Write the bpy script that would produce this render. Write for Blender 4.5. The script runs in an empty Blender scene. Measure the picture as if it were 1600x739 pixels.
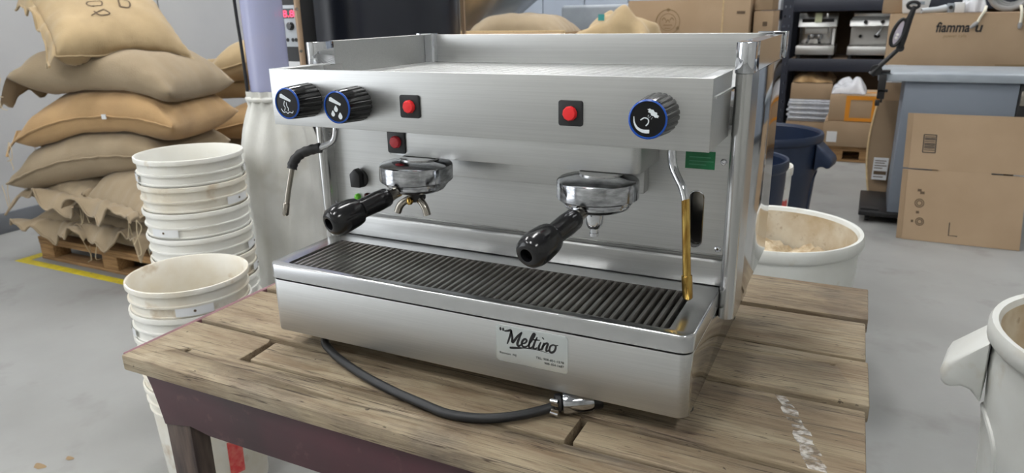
import bpy, bmesh, math, random
from mathutils import Vector, Matrix
from mathutils.geometry import tessellate_polygon
random.seed(7)
S = bpy.context.scene
COL = S.collection
PI = math.pi
# ------------------------------------------------------------------ camera
ZB = 0.785                                   # height of the machine's tray bottom above the floor
yaw, pitch, roll = -0.4634, 0.3073, -0.0204
cy_, sy_, cp_, sp_ = math.cos(yaw), math.sin(yaw), math.cos(pitch), math.sin(pitch)
fw = Vector((sy_*cp_, cy_*cp_, -sp_)); rt = Vector((cy_, -sy_, 0)); up = rt.cross(fw)
c_, s_ = math.cos(roll), math.sin(roll)
rt, up = c_*rt + s_*up, -s_*rt + c_*up
cam = bpy.data.cameras.new('camera'); camo = bpy.data.objects.new('camera', cam); COL.objects.link(camo)
mw = Matrix((rt, up, -fw)).transposed().to_4x4(); mw.translation = Vector((0.8606, -0.8153, 1.2941))
camo.matrix_world = mw
cam.sensor_fit = 'HORIZONTAL'; cam.sensor_width = 36.0; cam.lens = 36.0*1111.4/1600
cam.clip_start = 0.02; cam.clip_end = 100
cam.dof.use_dof = True; cam.dof.focus_distance = 1.02; cam.dof.aperture_fstop = 9.0
S.camera = camo
# ------------------------------------------------------------------ world: overcast daylight outside the open loading door
W = bpy.data.worlds.new('world'); S.world = W; W.use_nodes = True
bg = W.node_tree.nodes['Background']; bg.inputs[0].default_value = (0.93, 0.965, 1.0, 1); bg.inputs[1].default_value = 2.6
S.view_settings.view_transform = 'Standard'; S.view_settings.look = 'None'
S.view_settings.gamma = 1.0; S.view_settings.use_curve_mapping = False
S.view_settings.exposure = 0.25
LAMP = 33.0
# ------------------------------------------------------------------ materials
def rgb(r, g, b):
    f = lambda c: ((c/255)/12.92 if c/255 <= 0.04045 else ((c/255+0.055)/1.055)**2.4)
    return (f(r), f(g), f(b), 1)
def mat(name, c1, c2=None, scale=5, stretch=(1, 1, 1), rough=0.5, metal=0.0, bump=0.0, bscale=None, bstretch=None,
        detail=5, lo=0.35, hi=0.65, c3=None, s3=2.0, lo3=0.55, hi3=0.7, rvar=0.0, rnd=False, trans=0.0, alpha=1.0, emit=None, es=0.0, aniso=0.0, sheen=0.0, spec=0.5):
    m = bpy.data.materials.new(name); m.use_nodes = True
    N, Lk = m.node_tree.nodes, m.node_tree.links
    b = N['Principled BSDF']
    b.inputs['Base Color'].default_value = c1; b.inputs['Roughness'].default_value = rough; b.inputs['Metallic'].default_value = metal
    b.inputs['Specular IOR Level'].default_value = spec
    if trans: b.inputs['Transmission Weight'].default_value = trans
    if alpha < 1: b.inputs['Alpha'].default_value = alpha
    if aniso: b.inputs['Anisotropic'].default_value = aniso
    if sheen: b.inputs['Sheen Weight'].default_value = sheen
    if emit: b.inputs['Emission Color'].default_value = emit; b.inputs['Emission Strength'].default_value = es
    if c2 is None and not bump and not rvar: return m
    tc = N.new('ShaderNodeTexCoord')
    src = tc.outputs['Object']
    if rnd:
        oi = N.new('ShaderNodeObjectInfo'); ml = N.new('ShaderNodeMath'); ml.operation = 'MULTIPLY'; ml.inputs[1].default_value = 37.0
        Lk.new(oi.outputs['Random'], ml.inputs[0])
        ad = N.new('ShaderNodeVectorMath'); ad.operation = 'ADD'; Lk.new(src, ad.inputs[0]); Lk.new(ml.outputs[0], ad.inputs[1]); src = ad.outputs[0]
    def noise(sc, st, det, rough_=0.55):
        mp = N.new('ShaderNodeMapping'); mp.inputs['Scale'].default_value = st; Lk.new(src, mp.inputs[0])
        n = N.new('ShaderNodeTexNoise'); n.inputs['Scale'].default_value = sc; n.inputs['Detail'].default_value = det; n.inputs['Roughness'].default_value = rough_
        Lk.new(mp.outputs[0], n.inputs['Vector']); return n.outputs['Fac']
    def remap(o, a, z):
        r = N.new('ShaderNodeMapRange'); r.inputs[1].default_value = a; r.inputs[2].default_value = z; Lk.new(o, r.inputs[0]); return r.outputs[0]
    n1 = noise(scale, stretch, detail)
    out = None
    if c2 is not None:
        mx = N.new('ShaderNodeMix'); mx.data_type = 'RGBA'; mx.inputs[6].default_value = c1; mx.inputs[7].default_value = c2
        Lk.new(remap(n1, lo, hi), mx.inputs[0]); out = mx.outputs[2]
        if c3 is not None:
            mx2 = N.new('ShaderNodeMix'); mx2.data_type = 'RGBA'; mx2.inputs[7].default_value = c3
            Lk.new(out, mx2.inputs[6]); Lk.new(remap(noise(s3, (stretch[0]**.5, stretch[1]**.5, stretch[2]**.5), 4), lo3, hi3), mx2.inputs[0]); out = mx2.outputs[2]
        Lk.new(out, b.inputs['Base Color'])
    if rvar:
        r = N.new('ShaderNodeMapRange'); r.inputs[1].default_value = 0.3; r.inputs[2].default_value = 0.7
        r.inputs[3].default_value = rough-rvar; r.inputs[4].default_value = rough+rvar
        Lk.new(n1, r.inputs[0]); Lk.new(r.outputs[0], b.inputs['Roughness'])
    if bump:
        n2 = noise(bscale or scale, bstretch or stretch, 4)
        bp = N.new('ShaderNodeBump'); bp.inputs['Strength'].default_value = bump; bp.inputs['Distance'].default_value = 0.01
        Lk.new(n2, bp.inputs['Height']); Lk.new(bp.outputs[0], b.inputs['Normal'])
    return m
M = {}
M['steel'] = mat('brushed_steel', rgb(200, 201, 200), rgb(193, 194, 193), 3, (1.5, 200, 200), rough=0.40, metal=1, rvar=0.03)
M['steel_v'] = mat('brushed_steel_panel', rgb(200, 201, 200), rgb(193, 194, 193), 3, (1.5, 160, 160), rough=0.43, metal=1, rvar=0.03)
M['cup'] = mat('cup_tray_steel', rgb(200, 201, 200), rgb(193, 194, 193), 6, rough=0.4, metal=1)
M['dial'] = mat('dial_black', rgb(16, 16, 18), rough=0.35, spec=0.25)
M['mirror'] = mat('polished_steel', rgb(200, 200, 199), rough=0.09, metal=1, rvar=0.03, scale=5)
M['satin'] = mat('satin_steel', rgb(200, 200, 199), rough=0.24, metal=1)
M['tray'] = mat('worn_tray_steel', rgb(200, 201, 202), rough=0.22, metal=1)
M['slat'] = mat('worn_slat_steel', rgb(168, 166, 163), rgb(120, 115, 110), 30, (1, .3, 1), rough=0.36, metal=1, rvar=0.08)
M['chrome'] = mat('chrome', rgb(214, 216, 220), rough=0.05, metal=1)
M['chrome_worn'] = mat('worn_chrome', rgb(202, 204, 208), rgb(150, 152, 156), 60, (1, 1, 3), rough=0.13, metal=1, rvar=0.06)
M['brass'] = mat('worn_brass', rgb(214, 182, 104), rgb(160, 122, 60), 60, (3, 3, .5), rough=0.2, metal=1)
M['nickel'] = mat('dull_nickel', rgb(170, 164, 154), rough=0.25, metal=1)
M['black'] = mat('black_gloss_plastic', rgb(22, 22, 24), rough=0.18)
M['black_m'] = mat('black_matte_plastic', rgb(24, 24, 26), rough=0.45)
M['rubber'] = mat('black_rubber', rgb(30, 31, 33), rough=0.5)
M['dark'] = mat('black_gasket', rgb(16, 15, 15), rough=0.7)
M['blue'] = mat('blue_ring', rgb(30, 80, 170), rough=0.25)
M['icon'] = mat('white_print', rgb(215, 222, 226), rough=0.4)
M['red'] = mat('red_plastic', rgb(225, 38, 42), rough=0.35)
M['red_d'] = mat('faded_red_plastic', rgb(196, 46, 56), rough=0.4)
M['lens_g'] = mat('green_lens', rgb(110, 200, 60), rough=0.12)
M['lens_r'] = mat('dark_red_lens', rgb(70, 20, 18), rough=0.15)
M['green'] = mat('green_sticker', rgb(16, 112, 66), rgb(24, 132, 80), 60, rough=0.4)
M['green_p'] = mat('green_sticker_print', rgb(70, 150, 110), rough=0.5)
M['plate'] = mat('foil_sticker', rgb(206, 212, 212), rough=0.22, metal=0.85, rvar=0.03)
M['ink'] = mat('black_ink', rgb(22, 22, 24), rough=0.5)
M['ink_soft'] = mat('faded_ink', rgb(92, 76, 58), rough=0.8)
M['ink_pale'] = mat('pale_ink', rgb(140, 118, 88), rough=0.8)
def wood_mat():
    m = bpy.data.materials.new('weathered_plank'); m.use_nodes = True
    N, Lk = m.node_tree.nodes, m.node_tree.links; b = N['Principled BSDF']; b.inputs['Roughness'].default_value = 0.68; b.inputs['Specular IOR Level'].default_value = 0.3
    tc = N.new('ShaderNodeTexCoord'); oi = N.new('ShaderNodeObjectInfo'); ml = N.new('ShaderNodeMath'); ml.operation = 'MULTIPLY'; ml.inputs[1].default_value = 31.0
    Lk.new(oi.outputs['Random'], ml.inputs[0]); ad = N.new('ShaderNodeVectorMath'); Lk.new(tc.outputs['Object'], ad.inputs[0]); Lk.new(ml.outputs[0], ad.inputs[1])
    def noise(sc, st, det=8, ro=.6):
        mp = N.new('ShaderNodeMapping'); mp.inputs['Scale'].default_value = st; Lk.new(ad.outputs[0], mp.inputs[0])
        n = N.new('ShaderNodeTexNoise'); n.inputs['Scale'].default_value = sc; n.inputs['Detail'].default_value = det; n.inputs['Roughness'].default_value = ro; n.inputs['Distortion'].default_value = .3
        Lk.new(mp.outputs[0], n.inputs['Vector']); return n.outputs['Fac']
    def rng(o, a, z, top=1.0):
        r = N.new('ShaderNodeMapRange'); r.inputs[1].default_value = a; r.inputs[2].default_value = z; r.inputs[4].default_value = top; Lk.new(o, r.inputs[0]); return r.outputs[0]
    def mix(prev, col, fac):
        x = N.new('ShaderNodeMix'); x.data_type = 'RGBA'
        if isinstance(prev, tuple): x.inputs[6].default_value = prev
        else: Lk.new(prev, x.inputs[6])
        x.inputs[7].default_value = col; Lk.new(fac, x.inputs[0]); return x.outputs[2]
    c = mix(rgb(164, 150, 125), rgb(126, 108, 87), rng(noise(4, (1, 6, 6), 10, .7), .35, .65))
    c = mix(c, rgb(178, 166, 143), rng(noise(5, (1, 2.2, 2.2), 7), .52, .70, .6))
    g = noise(11, (1, 20, 20), 8, .65)
    c = mix(c, rgb(98, 82, 66), rng(g, .50, .72, .75))
    c = mix(c, rgb(84, 74, 70), rng(noise(3.2, (1, 1.7, 1.7), 8, .65), .52, .70, .72))
    c = mix(c, rgb(112, 88, 62), rng(noise(6.5, (1, 3, 3), 5), .58, .72, .6))
    ck = noise(1.6, (1, 42, 42), 3); a1 = N.new('ShaderNodeMath'); a1.operation = 'SUBTRACT'; a1.inputs[1].default_value = .5; Lk.new(ck, a1.inputs[0]); a2 = N.new('ShaderNodeMath'); a2.operation = 'ABSOLUTE'; Lk.new(a1.outputs[0], a2.inputs[0])
    c = mix(c, rgb(58, 46, 38), rng(a2.outputs[0], .010, .002, .8))
    c = mix(c, rgb(44, 36, 30), rng(noise(75, (1, 1.5, 1.5), 2), .70, .76, .8))
    Lk.new(c, b.inputs['Base Color'])
    bp = N.new('ShaderNodeBump'); bp.inputs['Strength'].default_value = .5; bp.inputs['Distance'].default_value = .006; Lk.new(g, bp.inputs['Height']); Lk.new(bp.outputs[0], b.inputs['Normal'])
    return m
M['wood'] = wood_mat()
def patchy(m, sc, lo, hi):
    N, Lk = m.node_tree.nodes, m.node_tree.links; tc = N.new('ShaderNodeTexCoord'); mp = N.new('ShaderNodeMapping'); mp.inputs['Scale'].default_value = (1, 3, 3)
    n = N.new('ShaderNodeTexNoise'); n.inputs['Scale'].default_value = sc; n.inputs['Detail'].default_value = 6; r = N.new('ShaderNodeMapRange'); r.inputs[1].default_value = lo; r.inputs[2].default_value = hi
    Lk.new(tc.outputs['Object'], mp.inputs[0]); Lk.new(mp.outputs[0], n.inputs[0]); Lk.new(n.outputs['Fac'], r.inputs[0]); Lk.new(r.outputs[0], N['Principled BSDF'].inputs['Alpha'])
M['maroon'] = mat('maroon_paint', rgb(74, 38, 46), rgb(52, 34, 38), 4, (1, 1, 1), rough=0.5, c3=rgb(92, 62, 62), s3=30, lo3=0.62, hi3=0.75)
M['legwood'] = mat('worn_dark_leg', rgb(92, 78, 68), rgb(54, 42, 40), 6, (8, 8, 1), rough=0.65)
M['edgepaint'] = mat('mauve_edge_paint', rgb(132, 92, 100), rgb(112, 80, 84), 12, rough=0.6)
M['knot'] = mat('dark_knot', rgb(46, 36, 28), rgb(70, 54, 40), 90, rough=0.8)
M['paint_w'] = mat('white_paint_smear', rgb(196, 192, 186), rgb(130, 116, 100), 70, (1, 1, 1), rough=0.7, lo=0.42, hi=0.6)
patchy(M['paint_w'], 38, .40, .56)
M['floor'] = mat('concrete', rgb(151, 152, 150), rgb(138, 138, 136), 1.3, rough=0.55, bump=0.05, bscale=60, c3=rgb(126, 124, 122), s3=3.5, lo3=0.56, hi3=0.76, detail=9)
M['wall'] = mat('grey_wall_panel', rgb(184, 186, 188), rgb(176, 178, 181), 1.5, rough=0.5)
M['wall_b'] = mat('pale_blue_wall_panel', rgb(178, 188, 202), rgb(168, 178, 194), 1.5, rough=0.5)
M['wall_w'] = mat('off_white_wall', rgb(190, 190, 186), rgb(180, 180, 176), 1, rough=0.7)
M['base'] = mat('grey_baseboard', rgb(100, 104, 110), rgb(92, 95, 100), 3, rough=0.6)
M['ceil'] = mat('ceiling_white', rgb(196, 197, 197), rgb(186, 187, 188), 1, rough=0.8)
M['yellow'] = mat('yellow_floor_paint', rgb(214, 196, 40), rgb(190, 170, 46), 20, rough=0.6, c3=rgb(150, 142, 96), s3=30, lo3=0.62, hi3=0.7)
def jute(n, a, b):
    return mat(n, rgb(*a), rgb(*b), 4, rough=0.95, bump=0.25, bscale=160, bstretch=(1, 1, 1), rnd=True, sheen=0.2, spec=0.1, detail=7)
M['jute'] = jute('jute_grey', (160, 144, 120), (146, 130, 106))
M['jute_t'] = jute('jute_tan', (182, 160, 124), (164, 144, 112))
M['jute_o'] = jute('jute_ochre', (186, 154, 112), (168, 138, 100))
M['thread'] = mat('pale_thread', rgb(196, 180, 150), rough=0.9)
M['white_p'] = mat('white_bucket_plastic', rgb(230, 230, 226), rgb(222, 220, 210), 5, (1, 1, 1), rough=0.4, c3=rgb(186, 168, 138), s3=16, lo3=0.64, hi3=0.84, rnd=True)
M['white_d'] = mat('stained_bucket_plastic', rgb(228, 226, 218), rgb(214, 206, 188), 7, rough=0.45, c3=rgb(176, 150, 112), s3=13, lo3=0.58, hi3=0.8, rnd=True)
M['lug'] = mat('bucket_lug_plastic', rgb(226, 228, 230), rough=0.35)
M['can_w'] = mat('white_can_plastic', rgb(214, 216, 212), rgb(204, 204, 198), 6, rough=0.45, c3=rgb(182, 170, 146), s3=9, lo3=0.6, hi3=0.85)
M['can_in'] = mat('stained_can_inside', rgb(206, 198, 180), rgb(176, 156, 124), 9, rough=0.6, c3=rgb(128, 98, 64), s3=30, lo3=0.6, hi3=0.8)
M['grounds'] = mat('coffee_chaff', rgb(206, 192, 166), rgb(170, 148, 116), 30, rough=0.9, bump=0.6, bscale=60)
M['can_b'] = mat('navy_can_plastic', rgb(28, 42, 68), rgb(23, 36, 60), 5, rough=0.45)
M['card'] = mat('cardboard', rgb(162, 140, 115), rgb(152, 130, 105), 3, rough=0.85, rnd=True, spec=0.2)
M['card_l'] = mat('light_cardboard', rgb(171, 148, 122), rgb(163, 140, 114), 3, rough=0.85, rnd=True, spec=0.2)
M['card_e'] = mat('cardboard_edge', rgb(206, 182, 142), rgb(190, 164, 124), 80, rough=0.9)
M['tape_o'] = mat('orange_tape', rgb(214, 140, 40), rough=0.35)
M['tape'] = mat('clear_brown_tape', rgb(176, 148, 116), rough=0.3)
M['label'] = mat('white_label', rgb(212, 214, 216), rough=0.5)
M['grey_p'] = mat('grey_cabinet_paint', rgb(126, 134, 146), rgb(120, 128, 140), 3, rough=0.5)
M['grey_t'] = mat('grey_cabinet_top', rgb(150, 158, 166), rgb(138, 146, 154), 6, rough=0.45)
M['rack'] = mat('dark_blue_rack_paint', rgb(36, 40, 52), rough=0.45)
M['rackwood'] = mat('shelf_board', rgb(150, 130, 108), rgb(120, 100, 82), 6, (1, 8, 8), rough=0.8)
M['board_d'] = mat('brown_board', rgb(112, 90, 70), rgb(96, 76, 58), 4, rough=0.8)
M['drum'] = mat('black_enamel', rgb(30, 33, 42), rough=0.28, spec=0.5)
M['tan_m'] = mat('tan_metal_rod', rgb(176, 150, 124), rough=0.4, metal=0.3)
M['clear'] = mat('violet_clear_plastic', rgb(196, 200, 232), rough=0.12, alpha=0.55)
M['poly'] = mat('clear_polythene', rgb(222, 224, 230), rough=0.2, alpha=0.7)
M['cloth'] = mat('white_filter_cloth', rgb(216, 216, 212), rgb(202, 202, 196), 6, rough=0.9, bump=0.15, bscale=90, c3=rgb(186, 182, 170), s3=3)
M['led'] = mat('red_led', rgb(255, 40, 60), emit=(1, 0.03, 0.08, 1), es=4.0)
M['panel_w'] = mat('light_grey_panel', rgb(186, 192, 198), rough=0.4)
M['lamp'] = mat('lamp_diffuser', rgb(255, 255, 255), emit=(1.0, 0.995, 0.98, 1), es=LAMP)
M['lampbody'] = mat('lamp_housing', rgb(220, 220, 220), rough=0.4)
M['pallet'] = mat('pallet_wood', rgb(168, 132, 90), rgb(128, 98, 64), 7, (1, 14, 14), rough=0.85, rnd=True)
M['hose'] = mat('grey_hose', rgb(150, 150, 150), rough=0.4)
M['ivory'] = mat('ivory_plastic', rgb(222, 218, 200), rough=0.4)
M['teal'] = mat('teal_tag', rgb(60, 150, 150), rough=0.5)
M['redlab'] = mat('red_label', rgb(214, 60, 60), rgb(224, 120, 110), 60, rough=0.5)
M['flatpack'] = mat('printed_flat_pack', rgb(206, 210, 218), rgb(168, 172, 182), 30, (1, 1, 6), rough=0.4)
M['note'] = mat('pale_yellow_note', rgb(220, 226, 190), rough=0.7)
# ------------------------------------------------------------------ mesh helpers
def origin(p):
    o = Vector((0, 0, 0))
    while p is not None:
        o += p.location; p = p.parent
    return o
class MB:
    def __init__(s): s.v = []; s.f = []
    def add(s, vs, fs):
        n = len(s.v); s.v += [tuple(v) for v in vs]; s.f += [tuple(i+n for i in f) for f in fs]; return s
    def box(s, x0, x1, y0, y1, z0, z1):
        return s.add([(x0,y0,z0),(x1,y0,z0),(x1,y1,z0),(x0,y1,z0),(x0,y0,z1),(x1,y0,z1),(x1,y1,z1),(x0,y1,z1)],
                     [(0,3,2,1),(4,5,6,7),(0,1,5,4),(1,2,6,5),(2,3,7,6),(3,0,4,7)])
    def prism(s, pts, axis, a0, a1):
        n = len(pts)
        def P(p, a): return {'x': (a, p[0], p[1]), 'y': (p[0], a, p[1]), 'z': (p[0], p[1], a)}[axis]
        return s.add([P(p, a0) for p in pts]+[P(p, a1) for p in pts], [tuple(range(n))[::-1], tuple(range(n, 2*n))]+[(i,(i+1)%n,n+(i+1)%n,n+i) for i in range(n)])
    def frame(s, outer, inner, z0, z1):
        n, k = len(outer), len(inner)
        for z in (z0, z1):
            t = tessellate_polygon([[Vector((p[0],p[1],0)) for p in outer],[Vector((p[0],p[1],0)) for p in inner]])
            s.add([(p[0],p[1],z) for p in outer+inner], t)
        s.add([(p[0],p[1],z0) for p in outer]+[(p[0],p[1],z1) for p in outer], [(i,(i+1)%n,n+(i+1)%n,n+i) for i in range(n)])
        return s.add([(p[0],p[1],z0) for p in inner]+[(p[0],p[1],z1) for p in inner], [((i+1)%k,i,k+i,k+(i+1)%k) for i in range(k)])
    def rings(s, rings, cap0=True, cap1=True, closed=True):
        k = len(rings[0]); vs = [v for r in rings for v in r]; fs = []
        for j in range(len(rings)-1):
            for i in range(k if closed else k-1):
                a, b = j*k+i, j*k+(i+1) % k; fs.append((a, b, b+k, a+k))
        if cap0: fs.append(tuple(range(k))[::-1])
        if cap1: fs.append(tuple(range((len(rings)-1)*k, len(rings)*k)))
        return s.add(vs, fs)
    def lathe(s, prof, c=(0,0,0), axis=(0,0,1), n=32, cap0=True, cap1=True):
        a = Vector(axis).normalized(); u = a.orthogonal().normalized(); w = a.cross(u); c = Vector(c)
        return s.rings([[c+a*h+(u*math.cos(2*PI*i/n)+w*math.sin(2*PI*i/n))*max(r,1e-4) for i in range(n)] for r, h in prof], cap0, cap1)
    def tube(s, pts, r, n=10, cap=True):
        pts = [Vector(p) for p in pts]; rr = r if isinstance(r, (list, tuple)) else [r]*len(pts)
        t0 = (pts[1]-pts[0]).normalized(); u = t0.orthogonal().normalized(); out = []
        for i, p in enumerate(pts):
            t = ((pts[min(i+1,len(pts)-1)]-pts[max(i-1,0)])).normalized()
            u = (u-t*u.dot(t)); u = u.normalized() if u.length > 1e-6 else t.orthogonal().normalized(); w = t.cross(u)
            out.append([p+(u*math.cos(2*PI*k/n)+w*math.sin(2*PI*k/n))*rr[i] for k in range(n)])
        return s.rings(out, cap, cap)
    def grid(s, nu, nv, fn):
        return s.add([fn(i/nu, j/nv) for j in range(nv+1) for i in range(nu+1)],
                     [(j*(nu+1)+i, j*(nu+1)+i+1, (j+1)*(nu+1)+i+1, (j+1)*(nu+1)+i) for j in range(nv) for i in range(nu)])
    def build(s, name, m, parent=None, bevel=0.0, seg=2, off=(0,0,0), smooth=True, local=False, ang=38, m2=None, sel=None, weld=False):
        o = Vector((0,0,0)) if local else origin(parent)
        me = bpy.data.meshes.new(name); bm = bmesh.new()
        vs = [bm.verts.new(Vector(v)+Vector(off)-o) for v in s.v]
        for f in s.f:
            try: bm.faces.new([vs[i] for i in f])
            except ValueError: pass
        if weld: bmesh.ops.remove_doubles(bm, verts=bm.verts, dist=1e-5)
        bmesh.ops.recalc_face_normals(bm, faces=bm.faces)
        if bevel:
            es = [e for e in bm.edges if len(e.link_faces) == 2 and e.calc_face_angle(0) > 0.6]
            bmesh.ops.bevel(bm, geom=es, offset=bevel, segments=seg, profile=0.5, affect='EDGES', clamp_overlap=True)
        for f in bm.faces: f.smooth = smooth
        if smooth:
            for e in bm.edges:
                if len(e.link_faces) == 2 and e.calc_face_angle(0) > math.radians(ang): e.smooth = False
        bm.normal_update()
        if sel:
            for f in bm.faces:
                if sel(f): f.material_index = 1
        bm.to_mesh(me); bm.free()
        me.materials.append(M[m] if isinstance(m, str) else m)
        if m2: me.materials.append(M[m2])
        ob = bpy.data.objects.new(name, me); COL.objects.link(ob)
        if parent is not None: ob.parent = parent
        return ob
def tag(o, label, cat, group=None):
    o['label'] = label; o['category'] = cat
    if group: o['group'] = group
    return o
def thing(name, loc, label, cat, group=None, rot=(0,0,0)):
    o = bpy.data.objects.new(name, None); o.empty_display_size = 0.05; COL.objects.link(o); o.location = loc; o.rotation_euler = rot
    return tag(o, label, cat, group)
def structure(o): o['kind'] = 'structure'; return o
def stuff(o): o['kind'] = 'stuff'; return o
def dup(root, parent=None):
    c = root.copy(); COL.objects.link(c); c.parent = parent
    for ch in root.children: dup(ch, c)
    return c
def rr(x0, x1, y0, y1, r, n=6, corners=(1,1,1,1)):      # rounded rectangle, corners: bl br tr tl
    out = []
    for k, (cx, cy, sx, sy) in enumerate(((x0,y0,1,1),(x1,y0,-1,1),(x1,y1,-1,-1),(x0,y1,1,-1))):
        if not corners[k]: out.append((cx, cy)); continue
        px, py = cx+sx*r, cy+sy*r; a0 = (PI, 1.5*PI, 0, 0.5*PI)[k]
        out += [(px+r*math.cos(a0+PI/2*i/n), py+r*math.sin(a0+PI/2*i/n)) for i in range(n+1)]
    return out
def smooth_path(pts, k=6):
    P = [Vector(p) for p in pts]; P = [2*P[0]-P[1]]+P+[2*P[-1]-P[-2]]; out = []
    for i in range(1, len(P)-2):
        for j in range(k):
            t = j/k; a, b, c, d = P[i-1:i+3]
            out.append(0.5*((2*b)+(c-a)*t+(2*a-5*b+4*c-d)*t*t+(3*b-a-3*c+d)*t**3))
    return out+[P[-2]]
def text(s, size, pos, xd, yd, m, parent, name='lettering', shear=0.0, local=False, width=None, bold=0.0):
    cu = bpy.data.curves.new(name, 'FONT'); cu.body = s; cu.size = size; cu.shear = shear; cu.resolution_u = 3; cu.offset = bold*size
    t = bpy.data.objects.new(name+'_tmp', cu); COL.objects.link(t)
    me = bpy.data.meshes.new_from_object(t.evaluated_get(bpy.context.evaluated_depsgraph_get()))
    COL.objects.unlink(t); bpy.data.objects.remove(t)
    if width and len(me.vertices):
        w = max(v.co.x for v in me.vertices)-min(v.co.x for v in me.vertices); k = width/w
        for v in me.vertices: v.co.x *= k
    xd, yd = Vector(xd).normalized(), Vector(yd).normalized(); o = Vector((0,0,0)) if local else origin(parent)
    for v in me.vertices: v.co = Vector(pos)-o+xd*v.co.x+yd*v.co.y
    me.materials.clear(); me.materials.append(M[m]); me.name = name
    ob = bpy.data.objects.new(name, me); COL.objects.link(ob); ob.parent = parent; return ob
def ribbon(mb, pts, w, P):          # flat stroke of width w (number or list) along 2D pts mapped by P
    n = len(pts); ws = w if isinstance(w, (list, tuple)) else [w]*n; L, R = [], []
    for i in range(n):
        a, b = pts[max(i-1,0)], pts[min(i+1,n-1)]; dx, dy = b[0]-a[0], b[1]-a[1]; d = math.hypot(dx, dy) or 1
        nx, ny = -dy/d*ws[i]/2, dx/d*ws[i]/2; L.append(P(pts[i][0]+nx, pts[i][1]+ny)); R.append(P(pts[i][0]-nx, pts[i][1]-ny))
    mb.add(L+R, [(i, i+1, n+i+1, n+i) for i in range(n-1)])
def sm2(pts, k=5): return [(v.x, v.y) for v in smooth_path([(p[0], p[1], 0) for p in pts], k)]

# ================================================================== THE SETTING
X0, X1, Y0, Y1, H = -4.0, 5.0, -5.0, 7.7, 4.4
fl = structure(MB().box(X0-.1, X1+.1, Y0-.1, Y1+.1, -0.1, 0).build('floor', 'floor', smooth=False))
structure(MB().box(X0-.1, X1+.1, Y0-.1, Y1+.1, H, H+.1).build('ceiling', 'ceil', smooth=False))
def panel_wall(name, a0, a1, fixed, axis, th, m, pw=1.17, first=0.0, gap=0.012):
    root = MB()
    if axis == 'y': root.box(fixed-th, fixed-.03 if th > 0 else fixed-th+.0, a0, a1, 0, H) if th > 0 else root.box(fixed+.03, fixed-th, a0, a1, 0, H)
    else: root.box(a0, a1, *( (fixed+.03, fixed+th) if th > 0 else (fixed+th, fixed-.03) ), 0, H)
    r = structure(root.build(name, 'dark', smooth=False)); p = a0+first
    edges = [a0]+([] if first == 0 else [a0+first]); q = edges[-1]+pw
    while q < a1-.05: edges.append(q); q += pw
    edges.append(a1)
    for u, v in zip(edges[:-1], edges[1:]):
        b = MB()
        if axis == 'y': b.box(fixed-.03 if th > 0 else fixed, fixed if th > 0 else fixed+.03, u+gap/2, v-gap/2, 0, H)
        else: b.box(u+gap/2, v-gap/2, *((fixed, fixed+.03) if th > 0 else (fixed-.03, fixed)), 0, H)
        b.build('panel', m, r, smooth=False)
    return r
DY0, DY1, DZ = -4.4, -1.2, 3.4          # open loading door in the left wall, out of the picture
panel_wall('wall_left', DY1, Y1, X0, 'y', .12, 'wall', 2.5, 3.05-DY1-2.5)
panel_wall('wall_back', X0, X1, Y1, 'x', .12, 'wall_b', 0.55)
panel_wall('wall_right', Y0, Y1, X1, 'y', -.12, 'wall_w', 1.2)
structure(MB().box(X0, X1, Y0-.12, Y0, 0, H).build('wall_front', 'wall_w', smooth=False))
lw = MB().box(X0-.12, X0, Y0, DY0, 0, H).box(X0-.12, X0, DY0, DY1, DZ, H); structure(lw.build('wall_left', 'wall', smooth=False))
dr = MB().box(X0-.02, X0+.05, DY0-.08, DY0, 0, DZ+.08).box(X0-.02, X0+.05, DY1, DY1+.08, 0, DZ+.08).box(X0-.02, X0+.05, DY0, DY1, DZ, DZ+.08)
structure(dr.build('door_left_offscreen', 'base', smooth=False))
structure(MB().box(X0, X0+.02, DY1+.08, Y1, 0, .13).build('baseboard_left', 'base', bevel=.004))
structure(MB().box(X0, X1, Y1-.02, Y1, 0, .13).build('baseboard_back', 'base', bevel=.004))
# ceiling strip lamps
k = 0
lamps = [(-2.4,-2.6),(-2.4,.4),(-2.4,3.4),(-2.4,6.2),(-.2,-2.2),(-.2,1.2),(.4,4.6),(2.9,-2.6),(2.9,5.6)]
lp = None
for (x, y) in lamps:
    if lp is None:
        lp = thing('ceiling_light_offscreen', (x, y, H), 'white ceiling strip light with a long glowing diffuser', 'light', 'ceiling strip lights')
        MB().prism([(-.18,-.02),(.18,-.02),(.09,0),(-.09,0)], 'y', -.75, .75).build('housing', 'lampbody', lp, local=True, smooth=False, off=(0,0,0))
        MB().box(-.16, .16, -.73, .73, -.05, -.02).build('diffuser_offscreen', 'lamp', lp, local=True, bevel=.008)
    else:
        q = dup(lp); q.location = (x, y, H)
# yellow floor paint
ym = MB(); ym.prism([(-3.36,1.335),(-2.0,1.335),(-2.0,1.385),(-3.29,1.385),(-3.29,2.6),(-3.36,2.6)], 'z', 0, .0015)
tag(ym.build('floor_marking', 'yellow', smooth=False), 'yellow painted line on the concrete around the sack pallet', 'floor marking')

for (x, y, a, b) in ((-1.27,.20,.022,.014),(-1.225,.265,.014,.010)):
    mb = MB(); mb.add([(x+a*math.cos(t)*(1+.25*math.sin(3*t)), y+b*math.sin(t)*(1+.2*math.cos(2*t)), .0012) for t in [2*PI*i/20 for i in range(20)]], [tuple(range(20))]); mb.build('stain', 'ink_pale', fl, smooth=False)
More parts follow.
